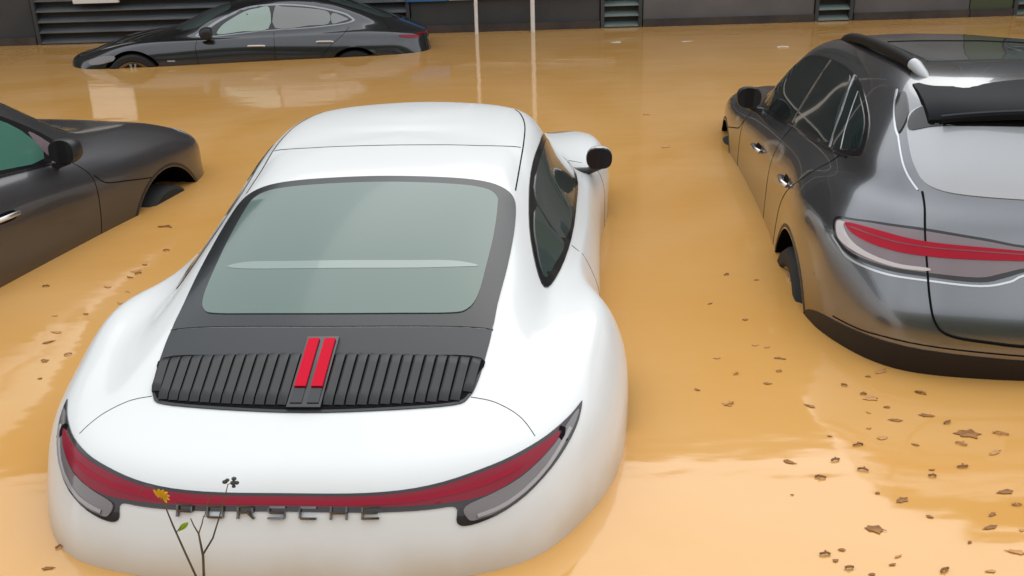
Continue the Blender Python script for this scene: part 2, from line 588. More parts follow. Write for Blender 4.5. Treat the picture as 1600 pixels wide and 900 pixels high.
# unseen overgrown slope, added behind the viewer to darken reflections
hm = vary(mat('added_hill_scrub', (.04, .055, .02), .9), (.025, .04, .015), (.07, .075, .03), .6, 8)
bm = bmesh.new()
g = [[bm.verts.new((-90 + 180 * i / 50, -8 - 40 * j / 14, -.64 + 20.0 * (j / 14) ** .6 + .35 * sin(i * 1.7 + j * 2.1) * (j > 0))) for i in range(51)] for j in range(15)]
for j in range(14):
    for i in range(50): bm.faces.new((g[j][i], g[j + 1][i], g[j + 1][i + 1], g[j][i + 1]))
tag(link('added_hill', bm, hm), kind='structure')

# ================================================================ building across the flooded yard
WY = 13.86
m_dark = vary(mat('dark_render', (.045, .048, .052), .7), (.042, .047, .05), (.065, .065, .07), 1.3, 5, rough=(.55, .8), bump=(20, .2, .01))
m_mid = vary(mat('grey_render', (.11, .105, .108), .7), (.11, .108, .112), (.165, .155, .16), 1.1, 6, rough=(.55, .8), bump=(20, .2, .01))
m_lou = vary(mat('grey_louvre_metal', (.085, .09, .097), .5, .2), (.12, .128, .138), (.17, .178, .19), 2.0, 5)
m_loug = vary(mat('green_grey_louvre_metal', (.11, .15, .145), .5, .2), (.17, .22, .215), (.24, .30, .285), 2.0, 5)
m_up = vary(mat('upper_cladding', (.07, .06, .05), .6), (.06, .05, .045), (.085, .075, .06), .8, 4)
m_plinth = vary(mat('stained_plinth', (.05, .04, .04), .7), (.04, .034, .034), (.075, .055, .045), 3, 5)
m_win = mat('window_glass', (.03, .04, .045), .06)
m_frame = mat('window_frame', (.10, .10, .10), .5)

def box_part(name, lo, hi, m, parent, bevel=0.0):
    return link(name, box_bm(bmesh.new(), lo, hi, bevel), m, parent, bool(bevel), 35)

bld = empty('building', (0, WY, 0))
tag(bld, 'long dark grey building with smooth panels and horizontal louvres across the water', 'building')
def wx(px): return (px - 800) / 111.0 + .14      # metres along the facade
spans = [(-2400, 80, 'd'), (80, 645, 'L'), (645, 743, 'd'), (743, 930, 'd'), (930, 994, 'G'), (994, 1253, 'm'), (1253, 1312, 'G'),
         (1312, 1487, 'm'), (1487, 1553, 'o'), (1553, 1700, 'G'), (1700, 2150, 'm'), (2150, 2600, 'L'), (2600, 4200, 'd')]
m_olive = mat('olive_render', (.075, .09, .05), .7)
for a, b, k in spans:
    xa, xb = wx(a), wx(b)
    if k in 'dmo':
        mm = {'d': m_dark, 'm': m_mid, 'o': m_olive}[k]
        box_part('wall_panel', (xa, 0, -.62), (xb - .012, .25, 3.1), mm, bld, .01)
        box_part('plinth', (xa, -.035, -.62), (xb - .012, -.002, .10), m_plinth, bld)
    else:
        mm = m_lou if k == 'L' else m_loug
        bm = bmesh.new()
        box_bm(bm, (xa + .002, .10, -.62), (xb - .014, .25, 3.1))
        box_bm(bm, (xa + .002, -.02, -.62), (xa + .05, .098, 3.1))
        box_bm(bm, (xb - .062, -.02, -.62), (xb - .014, .098, 3.1))
        link('louvre_frame', bm, m_dark, bld, False)
        bm = bmesh.new()
        z = -.20
        while z < 3.0:
            vs = [(xa + .052, .092, z), (xa + .052, -.015, z - .045), (xa + .052, -.015, z - .062), (xa + .052, .092, z - .017)]
            vv = [bm.verts.new(v) for v in vs] + [bm.verts.new((xb - .064, v[1], v[2])) for v in vs]
            for q in ((0, 1, 5, 4), (1, 2, 6, 5), (2, 3, 7, 6), (3, 0, 4, 7), (3, 2, 1, 0), (4, 5, 6, 7)): bm.faces.new([vv[i] for i in q])
            z += .137
        link('louvre', bm, mm, bld, False)
# ledge, upper storey and roof
box_part('ledge', (-32, -.05, 3.103), (36, .35, 3.25), m_mid, bld, .01)
box_part('upper_wall', (-32, .05, 3.253), (36, .35, 6.6), m_up, bld)
box_part('tall_wall', (7.6, .04, 6.603), (36, .35, 8.6), m_up, bld)
box_part('roof_edge', (-32, -.06, 6.603), (7.5, .5, 6.78), m_dark, bld, .01)
for i in range(22):
    x = -30 + i * 3.0
    fr = box_part('window', (x, -.01, 3.9), (x + 1.8, .048, 5.7), m_frame, bld)
    box_part('pane', (x + .06, -.018, 3.96), (x + .88, -.012, 5.64), m_win, fr)
    box_part('pane', (x + .92, -.018, 3.96), (x + 1.74, -.012, 5.64), m_win, fr)
# far body of the building so that it is not a flat card
box_part('rear_mass', (-32, .352, -.62), (36, 9, 6.6), m_up, bld)

def thing_box(name, lo, hi, m, label, cat, bevel=.006, group=None):
    o = link(name, box_bm(bmesh.new(), lo, hi, bevel), m, None, True, 35)
    return tag(o, label, cat, group)
m_sign = mat('white_sign', (.85, .85, .83), .4)
m_blue = mat('blue_sign', (.05, .16, .36), .4)
thing_box('sign_board', (wx(147), WY - .09, .53), (wx(214), WY - .03, 1.05), m_sign, 'white board on the louvres above the bonnet of the black saloon', 'sign')
thing_box('sign_board', (wx(640), WY - .06, .42), (wx(701), WY - .004, .62), m_blue, 'blue board on the dark wall behind the tail of the black saloon', 'sign')
thing_box('rail', (wx(703), WY - .05, .425), (wx(952), WY - .004, .46), mat('pale_rail', (.6, .6, .6), .4), 'pale horizontal rail on the wall behind the two white poles', 'rail')

m_pole = vary(mat('white_pole_paint', (.72, .66, .64), .35), (.88, .86, .84), (.74, .70, .66), 6, 5)
for i, (px, py, rad, lean) in enumerate(((743, 50, .024, .006), (827, 47, .029, .0))):
    x = wx(px)
    root = empty('pole', (x, WY - .26, -.62), (0, lean, 0))
    tag(root, ('thinner left one of the two upright white poles beyond the roof of the white coupe', 'thicker right one of the two upright white poles beyond the roof of the white coupe')[i], 'pole', 'upright white poles in front of the far wall')
    bm = bmesh.new(); tube_bm(bm, [(0, 0, 0), (0, 0, 2), (0, 0, 5.2)], [rad, rad, rad * .8], 14); link('shaft', bm, m_pole, root)
    bm = bmesh.new(); tube_bm(bm, [(0, 0, 0), (0, 0, .02), (0, 0, .03)], [.11, .11, .05], 18); link('base_plate', bm, m_frame, root)
    bm = bmesh.new(); bmesh.ops.create_uvsphere(bm, u_segments=14, v_segments=8, radius=rad * 1.3)
    for v in bm.verts: v.co.z += 5.2
    link('finial', bm, m_pole, root)

# ================================================================ body outlines (metres, rear axle at y = 0, ground at z = 0)
def zrow(z, pts): return [(x, y, z) for x, y in pts]

COUPE = [
 zrow(.25, [(0,-.98),(.35,-.97),(.62,-.90),(.80,-.68),(.86,-.38),(.88,0),(.87,.5),(.86,1.1),(.87,1.8),(.88,2.45),(.80,3.1),(.45,3.38),(0,3.45)]),
 zrow(.45, [(0,-1.07),(.35,-1.05),(.65,-.96),(.84,-.69),(.92,-.38),(.945,.05),(.885,.42),(.89,1.1),(.91,1.8),(.965,2.40),(.86,3.06),(.46,3.41),(0,3.48)]),
 zrow(.62, [(0,-1.09),(.36,-1.07),(.66,-.97),(.85,-.69),(.94,-.38),(.965,.06),(.888,.42),(.893,1.1),(.915,1.8),(.97,2.40),(.85,3.06),(.45,3.40),(0,3.47)]),
 [(0,-1.03,.765),(.36,-1.015,.765),(.645,-.905,.78),(.825,-.65,.80),(.92,-.36,.79),(.955,.05,.80),(.878,.42,.775),(.885,1.1,.76),(.905,1.8,.76),(.965,2.40,.80),(.785,3.05,.70),(.44,3.33,.66),(0,3.42,.64)],
 [(0,-.95,.87),(.36,-.935,.87),(.615,-.83,.875),(.772,-.60,.89),(.838,-.32,.925),(.878,.03,.955),(.815,.42,.912),(.85,1.1,.875),(.86,1.8,.87),(.90,2.40,.925),(.76,2.95,.83),(.42,3.2,.72),(0,3.3,.70)],
 [(0,-.80,.925),(.34,-.79,.925),(.56,-.70,.93),(.655,-.50,.945),(.715,-.25,.96),(.745,.05,.965),(.775,.5,.94),(.815,1.1,.915),(.81,1.8,.90),(.73,2.38,.925),(.55,2.8,.85),(.33,3.0,.80),(0,3.08,.79)],
 [(0,-.40,1.045),(.30,-.38,1.045),(.50,-.33,1.04),(.60,-.22,1.02),(.655,-.05,1.00),(.685,.2,.985),(.74,.6,.975),(.775,1.1,.955),(.77,1.75,.935),(.62,2.15,.94),(.45,2.32,.94),(.25,2.40,.94),(0,2.43,.94)],
 [(0,.1,1.16),(.28,.11,1.155),(.46,.14,1.145),(.555,.2,1.12),(.60,.3,1.10),(.63,.45,1.09),(.66,.75,1.09),(.685,1.15,1.09),(.675,1.6,1.08),(.58,1.9,1.09),(.43,2.05,1.10),(.24,2.11,1.10),(0,2.13,1.10)],
 [(0,.60,1.25),(.26,.60,1.245),(.42,.61,1.235),(.505,.65,1.22),(.54,.72,1.21),(.56,.82,1.21),(.585,1.0,1.225),(.60,1.25,1.238),(.59,1.50,1.240),(.535,1.72,1.242),(.41,1.85,1.246),(.2,1.91,1.252),(0,1.92,1.256)],
 [(0,.9,1.282),(.19,.9,1.28),(.31,.91,1.278),(.38,.94,1.275),(.425,.98,1.273),(.44,1.05,1.275),(.45,1.15,1.282),(.45,1.29,1.288),(.44,1.44,1.290),(.40,1.56,1.290),(.30,1.64,1.293),(.15,1.68,1.296),(0,1.69,1.298)],
 [(0,1.10,1.294),(0,1.105,1.294),(0,1.11,1.294),(0,1.12,1.294),(0,1.13,1.294),(0,1.15,1.294),(0,1.18,1.294),(0,1.24,1.304),(0,1.30,1.308),(0,1.37,1.313),(0,1.42,1.314),(0,1.45,1.314),(0,1.46,1.314)],
]
SUV = [
 zrow(.30, [(0,-.86),(.4,-.86),(.68,-.80),(.84,-.62),(.90,-.38),(.92,0),(.90,.6),(.89,1.3),(.90,2.1),(.92,2.8),(.86,3.4),(.5,3.68),(0,3.74)]),
 zrow(.54, [(0,-1.0),(.4,-.995),(.70,-.92),(.87,-.66),(.935,-.38),(.955,0),(.925,.6),(.915,1.3),(.925,2.1),(.95,2.8),(.87,3.42),(.5,3.7),(0,3.76)]),
 zrow(.73, [(0,-1.04),(.4,-1.035),(.72,-.94),(.885,-.66),(.94,-.38),(.96,0),(.93,.6),(.92,1.3),(.93,2.1),(.95,2.8),(.86,3.40),(.5,3.66),(0,3.72)]),
 [(0,-.965,.92),(.4,-.96,.92),(.70,-.87,.93),(.88,-.62,.95),(.935,-.35,.96),(.955,0,.96),(.92,.6,.94),(.915,1.3,.93),(.92,2.1,.93),(.935,2.8,.94),(.85,3.38,.91),(.49,3.60,.87),(0,3.66,.85)],
 [(0,-.885,1.08),(.4,-.875,1.08),(.67,-.79,1.08),(.82,-.56,1.085),(.87,-.32,1.09),(.89,0,1.09),(.87,.6,1.07),(.87,1.3,1.05),(.87,2.1,1.03),(.85,2.78,1.03),(.765,3.23,1.01),(.44,3.44,.97),(0,3.50,.96)],
 [(0,-.80,1.17),(.38,-.79,1.17),(.62,-.71,1.16),(.76,-.52,1.16),(.80,-.30,1.17),(.815,0,1.165),(.82,.6,1.14),(.825,1.3,1.11),(.81,2.0,1.09),(.72,2.6,1.10),(.62,3.0,1.08),(.35,3.17,1.06),(0,3.22,1.055)],
 [(0,-.72,1.27),(.37,-.71,1.27),(.59,-.64,1.26),(.715,-.48,1.26),(.755,-.28,1.27),(.77,0,1.27),(.78,.6,1.24),(.785,1.3,1.215),(.775,1.9,1.19),(.69,2.28,1.15),(.53,2.44,1.14),(.29,2.52,1.13),(0,2.55,1.13)],
 [(0,-.56,1.42),(.35,-.55,1.42),(.53,-.48,1.41),(.63,-.34,1.41),(.665,-.15,1.42),(.69,.1,1.42),(.70,.6,1.42),(.70,1.1,1.40),(.70,1.58,1.40),(.63,1.90,1.36),(.48,2.05,1.35),(.27,2.11,1.35),(0,2.13,1.35)],
 [(0,-.38,1.53),(.33,-.37,1.53),(.47,-.32,1.52),(.55,-.2,1.52),(.585,-.02,1.53),(.60,.2,1.54),(.61,.6,1.545),(.62,1.05,1.545),(.61,1.34,1.535),(.56,1.56,1.52),(.44,1.68,1.52),(.25,1.74,1.525),(0,1.76,1.53)],
 [(0,-.1,1.59),(.25,-.09,1.588),(.36,-.05,1.583),(.42,.03,1.583),(.45,.12,1.587),(.46,.28,1.592),(.465,.55,1.597),(.46,.88,1.597),(.45,1.08,1.592),(.4,1.24,1.585),(.32,1.33,1.583),(.18,1.38,1.588),(0,1.39,1.588)],
 [(0,.2,1.612),(0,.22,1.612),(0,.25,1.612),(0,.3,1.612),(0,.36,1.612),(0,.45,1.612),(0,.55,1.612),(0,.7,1.612),(0,.84,1.612),(0,.94,1.612),(0,1.0,1.612),(0,1.04,1.612),(0,1.06,1.612)],
]
SALOON = [
 zrow(.22, [(0,-1.0),(.4,-1.0),(.66,-.93),(.82,-.72),(.88,-.42),(.90,0),(.88,.6),(.87,1.3),(.88,2.1),(.90,2.9),(.84,3.5),(.5,3.80),(0,3.88)]),
 zrow(.42, [(0,-1.10),(.4,-1.09),(.68,-1.0),(.86,-.76),(.92,-.42),(.94,0),(.91,.6),(.90,1.3),(.91,2.1),(.935,2.9),(.85,3.52),(.5,3.83),(0,3.91)]),
 zrow(.60, [(0,-1.12),(.4,-1.11),(.69,-1.01),(.87,-.76),(.93,-.42),(.955,0),(.925,.6),(.91,1.3),(.92,2.1),(.945,2.9),(.845,3.50),(.49,3.80),(0,3.88)]),
 [(0,-1.08,.78),(.4,-1.07,.78),(.67,-.97,.79),(.85,-.72,.80),(.915,-.4,.80),(.94,0,.80),(.91,.6,.78),(.90,1.3,.77),(.905,2.1,.76),(.92,2.9,.75),(.81,3.42,.70),(.46,3.68,.65),(0,3.77,.63)],
 [(0,-1.06,.92),(.39,-1.05,.92),(.64,-.94,.92),(.80,-.68,.925),(.845,-.38,.93),(.865,0,.935),(.86,.6,.91),(.86,1.3,.89),(.86,2.1,.87),(.83,2.85,.86),(.71,3.25,.80),(.42,3.45,.74),(0,3.52,.72)],
 [(0,-.92,.985),(.37,-.90,.985),(.58,-.80,.985),(.71,-.56,.985),(.765,-.30,.99),(.785,0,.99),(.80,.6,.96),(.81,1.3,.935),(.79,2.0,.91),(.70,2.6,.90),(.58,2.95,.86),(.34,3.12,.83),(0,3.18,.82)],
 [(0,-.60,1.09),(.34,-.58,1.09),(.51,-.5,1.085),(.62,-.35,1.075),(.67,-.15,1.07),(.70,.1,1.07),(.735,.6,1.05),(.745,1.25,1.03),(.73,1.8,1.01),(.64,2.2,.985),(.48,2.38,.98),(.27,2.46,.98),(0,2.49,.98)],
 [(0,-.15,1.24),(.31,-.13,1.24),(.46,-.08,1.23),(.54,.03,1.22),(.575,.18,1.215),(.60,.35,1.21),(.625,.7,1.21),(.635,1.2,1.21),(.62,1.55,1.19),(.54,1.85,1.17),(.41,2.0,1.17),(.23,2.06,1.17),(0,2.08,1.17)],
 [(0,.22,1.345),(.27,.23,1.345),(.40,.26,1.335),(.46,.33,1.325),(.49,.42,1.32),(.505,.52,1.32),(.52,.75,1.325),(.525,1.05,1.325),(.51,1.3,1.31),(.45,1.5,1.295),(.34,1.62,1.295),(.19,1.67,1.30),(0,1.68,1.30)],
 [(0,.5,1.39),(.19,.51,1.39),(.30,.53,1.385),(.35,.57,1.38),(.375,.62,1.38),(.385,.7,1.38),(.39,.8,1.383),(.39,.95,1.383),(.38,1.06,1.378),(.34,1.18,1.37),(.25,1.25,1.37),(.14,1.29,1.372),(0,1.3,1.374)],
 [(0,.78,1.405),(0,.79,1.405),(0,.80,1.405),(0,.82,1.405),(0,.84,1.405),(0,.86,1.405),(0,.88,1.405),(0,.92,1.405),(0,.95,1.405),(0,.98,1.405),(0,1.0,1.405),(0,1.02,1.405),(0,1.03,1.405)],
]
COUPE_S, SUV_S, SALOON_S = Surf(COUPE), Surf(SUV), Surf(SALOON)

# ================================================================ mappers that lay parts on a body
from mathutils.bvhtree import BVHTree
class Ray:
    """coordinates in metres: 'top' = (x, y) seen from above, 'rear' = (x, z) seen from behind, 'side' = (y, z) with s = +1 right / -1 left"""
    def __init__(s, S, mode, side=1):
        if not hasattr(S, 'bvh'):
            bm = S.mesh(); S.bvh = BVHTree.FromBMesh(bm); bm.free()
        s.b, s.mode, s.side = S.bvh, mode, side
    def hit(s, a, b):
        if s.mode == 'top': o, d = Vector((a, b, 5)), Vector((0, 0, -1))
        elif s.mode == 'rear': o, d = Vector((a, -5, b)), Vector((0, 1, 0))
        elif s.mode == 'front': o, d = Vector((a, 9, b)), Vector((0, -1, 0))
        else: o, d = Vector((5 * s.side, a, b)), Vector((-s.side, 0, 0))
        h = s.b.ray_cast(o, d)
        if h[0] is None:
            h = s.b.find_nearest(o + d * 4.2)
        n = h[1]
        if n.dot(d) > 0: n = -n
        return h[0], n
    def P(s, a, b): return s.hit(a, b)[0]
    def N(s, a, b):
        n = Vector((0, 0, 0))
        for da, db in ((0, 0), (.015, 0), (-.015, 0), (0, .015), (0, -.015)): n += s.hit(a + da, b + db)[1]
        return n.normalized()
    def Q(s, a, b, ofs=0.0): return s.P(a, b) + s.N(a, b) * ofs

def sym(half):
    """closed symmetric outline from points running top centre -> +x side -> bottom centre"""
    return half + [(-x, y) for x, y in reversed(half) if abs(x) > 1e-6]

G5 = (.05, .05)

def letters(text, mp, cx, z, w, h, gap, m, parent, name='lettering', t=.0048, lift=.004):
    """wide block letters built of flat bars, laid on the rear of a car (x, z)"""
    F = {'P': [((0, 0), (0, 1)), ((0, 1), (.85, 1)), ((.95, .9), (.95, .55)), ((0, .45), (.85, .45))],
         'O': [((0, .1), (0, .9)), ((.08, 1), (.9, 1)), ((1, .9), (1, .1)), ((.08, 0), (.9, 0))],
         'R': [((0, 0), (0, 1)), ((0, 1), (.85, 1)), ((.95, .9), (.95, .6)), ((0, .5), (.85, .5)), ((.6, .5), (1, 0))],
         'S': [((1, 1), (.1, 1)), ((0, .9), (0, .6)), ((.1, .5), (.9, .5)), ((1, .4), (1, .1)), ((.9, 0), (0, 0))],
         'C': [((1, 1), (.1, 1)), ((0, .9), (0, .1)), ((.1, 0), (1, 0))],
         'H': [((0, 0), (0, 1)), ((1, 0), (1, 1)), ((0, .5), (1, .5))],
         'E': [((0, 0), (0, 1)), ((0, 1), (1, 1)), ((0, .5), (.9, .5)), ((0, 0), (1, 0))]}
    tot = len(text) * w + (len(text) - 1) * gap
    out = []
    for i, ch in enumerate(text):
        x0 = cx - tot / 2 + i * (w + gap)
        bm = bmesh.new()
        for (a, b) in F[ch]:
            A = Vector((x0 + a[0] * w, z + a[1] * h)); B = Vector((x0 + b[0] * w, z + b[1] * h))
            d = (B - A).normalized(); nn = Vector((-d.y, d.x)) * t / 2
            A, B = A - d * t / 2, B + d * t / 2
            q = [A - nn, B - nn, B + nn, A + nn]
            top = [bm.verts.new(mp.Q(p.x, p.y, lift + .0008 * _i)) for _i, p in enumerate(q)]
            low = [bm.verts.new(mp.Q(p.x, p.y, -.002)) for p in q]
            bm.faces.new(top)
            for k in range(4): bm.faces.new((top[k], top[(k + 1) % 4], low[(k + 1) % 4], low[k]))
        out.append(link('letter', bm, m, parent, False))
    return out

# ================================================================ white sports coupe
M['smoke2'] = mat('smoked_chrome', (.16, .15, .15), .25, .9)
M['stitch'] = mat('red_lens_dark', (.20, .003, .015), .15, 0, 1.0, .02)

def build_coupe(loc, rot):
    S = COUPE_S
    r = empty('sports_coupe', loc, rot)
    tag(r, 'white sports coupe in the foreground with black slatted engine cover and full-width red light strip', 'car')
    body = make_body(S, M['white'], r, [(0, .345, .375, .66), (2.45, .34, .37, .66)])
    T, Rr = Ray(S, 'top'), Ray(S, 'rear')
    # rear screen in its black surround
    sur = patch('rear_window_surround', T, sym([(0,.615),(.20,.61),(.38,.598),(.49,.575),(.538,.53),(.553,.44),(.555,.25),(.545,.02),(.528,-.2),(.520,-.335),(.50,-.345),(.30,-.358),(0,-.366)]),
                M['trim'], r, .004, .02, G5, 4)
    sur.data.materials[0] = M['surround']
    gl = patch('rear_window', T, sym([(0,.555),(.25,.548),(.42,.53),(.476,.485),(.486,.40),(.486,.2),(.476,.0),(.462,-.18),(.435,-.262),(.38,-.29),(.2,-.302),(0,-.306)]),
               M['rear_glass'], r, .007, .006, G5, 4)
    # band of light in the glass, painted as a paler strip
    patch('window_light_band', T, [(-.43,-.02),(-.36,-.003),(-.2,-.012),(0,-.015),(.2,-.012),(.36,-.003),(.45,-.02),(.36,-.042),(.2,-.058),(0,-.062),(-.2,-.058),(-.36,-.045)], M['light_band'], gl, .0078, .001, (.04,.03), 4)
    # engine cover
    dk = patch('engine_cover', T, sym([(0,-.372),(.30,-.364),(.50,-.351),(.519,-.352),(.508,-.48),(.494,-.58),(.474,-.645),(.43,-.683),(.25,-.712),(0,-.725)]),
               M['deck'], r, .004, .02, G5, 4)
    gr = bmesh.new()
    def slat(xc_top, xc_bot, hw, y0, y1, lift):
        n = 9
        prev = None
        for i in range(n + 1):
            f = i / n
            y = y0 + (y1 - y0) * f
            xc = xc_top + (xc_bot - xc_top) * f
            e = min(f, 1 - f) * 8
            lf = lift * min(1, .25 + e)
            row = []
            for k, (dx, dz) in enumerate(((-hw, -.006), (-hw * .95, lf * .75), (-hw * .6, lf), (hw * .9, lf * .45), (hw, -.006))):
                row.append(gr.verts.new(T.Q(xc + dx, y, .0055 + dz)))
            if prev:
                for k in range(4): gr.faces.new((prev[k], prev[k + 1], row[k + 1], row[k]))
            else: gr.faces.new(row)
            prev = row
        gr.faces.new(prev[::-1])
    xs = [.070 + .0345 * k for k in range(13)]
    for sg in (1, -1):
        for k, x in enumerate(xs):
            yb = -.700 + .26 * max(0, x - .1) ** 2 + (0.0 if k < 12 else .03)
            slat(sg * x * 1.0, sg * x * .965, .0145, -.492, yb, .013)
    link('engine_grille', gr, M['plastic'], dk)
    patch('grille_recess', T, sym([(0,-.497),(.3,-.492),(.496,-.485),(.490,-.56),(.472,-.632),(.425,-.674),(.25,-.702),(0,-.715)]), M['gap'], dk, .0052, .004, G5, 4)
    # centre brake light
    hs = patch('brake_light_housing', T, [(-.050,-.425),(.050,-.425),(.050,-.714),(-.050,-.714)], M['trim'], r, .014, .02, G5, 3, smooth=False)
    for sg in (1, -1):
        patch('brake_lens', T, [(sg*.008,-.440),(sg*.042,-.440),(sg*.042,-.64),(sg*.008,-.64)], M['bright_red'], hs, .021, .012, G5, 3, smooth=False)
        patch('brake_lens_end', T, [(sg*.008,-.645),(sg*.042,-.645),(sg*.042,-.70),(sg*.008,-.70)], M['deck'], hs, .017, .006, G5, 3, smooth=False)
    # tail lamps (u, v)
    top = [(0,3.75),(.6,3.76),(1.1,3.83),(1.6,3.97),(2.1,4.03),(2.6,3.99),(2.95,3.94),(3.22,3.90)]
    low = [(3.18,3.84),(2.75,3.52),(2.25,3.22),(1.8,2.99),(1.46,2.91),(1.34,3.0),(1.33,3.30),(1.1,3.34),(.6,3.37),(0,3.38)]
    bar = patch('tail_light_bar', S, sym(top + low), M['lamp_black'], r, .004, .02, (.1, .08), 4)
    for sg in (1, -1):
        h = [(1.42,3.28),(1.43,3.05),(1.52,2.98),(1.82,3.06),(2.25,3.30),(2.70,3.6),(3.08,3.85),(2.85,3.87),(2.5,3.72),(2.0,3.50),(1.7,3.40)]
        patch('tail_light', S, [(sg * a, b) for a, b in h], M['smoke'], bar, .0085, .006, (.08, .06), 4)
        seam('lens_highlight', S, [(sg*1.52,3.05),(sg*1.82,3.12),(sg*2.25,3.36),(sg*2.62,3.63),(sg*2.8,3.74)], M['lens_shine'], bar, .012, 5, .0115)  # pale strip painted in as a highlight on the lens
        seam('lamp_divider', S, [(sg*2.72,3.88),(sg*2.62,3.70),(sg*2.68,3.64)], M['gap'], bar, .02, 4, .010)
    rt_ = [(0,3.68),(.6,3.69),(1.1,3.75),(1.6,3.88),(2.1,3.93),(2.55,3.90),(2.66,3.84)]
    rl_ = [(2.5,3.74),(2.0,3.53),(1.6,3.40),(1.1,3.44),(.6,3.48),(0,3.49)]
    patch('red_strip', S, sym(rt_ + rl_), M['red_lens'], bar, .010, .008, (.1, .08), 4)
    rt2 = [(0,3.60),(.6,3.61),(1.1,3.66),(1.6,3.72),(2.0,3.78)]
    rl2 = [(2.0,3.70),(1.6,3.60),(1.1,3.54),(.6,3.52),(0,3.53)]
    patch('red_strip_glow', S, sym(rt2 + rl2), M['red_bar'], bar, .012, .004, (.1, .06), 4)
    letters('PORSCHE', Rr, -.014, .795, .042, .024, .042, M['smoke2'], r, lift=.011)
    # panel gaps
    for sg in (1, -1):
        seam('roof_seam', T, [(sg*.545,.60),(sg*.55,.85),(sg*.555,1.1),(sg*.548,1.35),(sg*.52,1.55),(sg*.485,1.68)], M['gap'], r, .007, 8, .0012)
        seam('bumper_seam', T, [(sg*.478,-.645),(sg*.55,-.652),(sg*.62,-.685),(sg*.668,-.745)], M['gap'], r, .0025, 8, .001)
    seam('roof_panel_seam', T, [(-.545,1.03),(-.42,.985),(-.28,.968),(0,.965),(.28,.968),(.42,.985),(.545,1.03)], M['gap'], r, .006, 8, .0012)
    # side glass
    for sg in (1, -1):
        Sd = Ray(S, 'side', sg)
        fr = patch('side_window', Sd, [(.10,.985),(.30,.968),(.70,.955),(1.15,.945),(1.55,.93),(1.92,.925),(2.02,.94),(1.90,1.02),(1.70,1.12),(1.50,1.19),(1.25,1.215),(.95,1.205),(.60,1.15),(.32,1.09),(.12,1.02)],
                   M['trim'], r, .004, .02, (.06, .04), 3)
        patch('pane', Sd, [(.62,.978),(1.15,.965),(1.55,.95),(1.86,.945),(1.93,.955),(1.82,1.04),(1.64,1.12),(1.46,1.172),(1.23,1.192),(.95,1.183),(.68,1.14),(.60,1.06)],
              M['glass'], fr, .007, .005, (.06, .04), 3)
        patch('quarter_pane', Sd, [(.16,.997),(.32,.985),(.56,.980),(.565,1.05),(.61,1.12),(.40,1.09),(.20,1.025)], M['glass'], fr, .007, .005, (.06, .04), 3)
        tube = bmesh.new()
        tube_bm(tube, [Sd.Q(1.72, .99, .006), Sd.Q(1.45, 1.03, .006), Sd.Q(1.15, 1.10, .006)], .004, 6)
        seam('door_seam', Sd, [(.62,.95),(.60,.80),(.64,.60),(.72,.45)], M['gap'], r, .005, 6)
        seam('door_seam', Sd, [(1.98,.92),(2.0,.80),(1.99,.60),(1.93,.45)], M['gap'], r, .005, 6)
        tube.free()
        mirror(r, Vector((sg*.81, 1.84, .945)), .15 if sg > 0 else .05, .115 if sg > 0 else .08, M['white_plain'], sg, .15 if sg > 0 else .24, M['mirror_dark'])
        lamp = patch('headlight', T, [(sg*.60,2.92),(sg*.66,3.0),(sg*.735,2.98),(sg*.77,2.86),(sg*.74,2.74),(sg*.66,2.74),(sg*.61,2.82)], M['clear'], r, .004, .02, G5, 4)
    patch('windscreen', T, sym([(0,1.95),(.25,1.93),(.43,1.86),(.535,1.86),(.57,1.92),(.58,2.08),(.52,2.22),(.35,2.33),(.15,2.38),(0,2.39)]), M['glass'], r, .004, .02, (.07,.07), 4)
    seam('bonnet_seam', T, [(.58,2.30),(.60,2.6),(.56,2.9),(.45,3.12),(.2,3.22),(0,3.24),(-.2,3.22),(-.45,3.12),(-.56,2.9),(-.60,2.6),(-.58,2.30)], M['gap'], r, .005, 6)
    for y in (0, 2.45):
        for sg in (1, -1): wheel(r, sg * .80, y, .345, .26, sg)
    return r

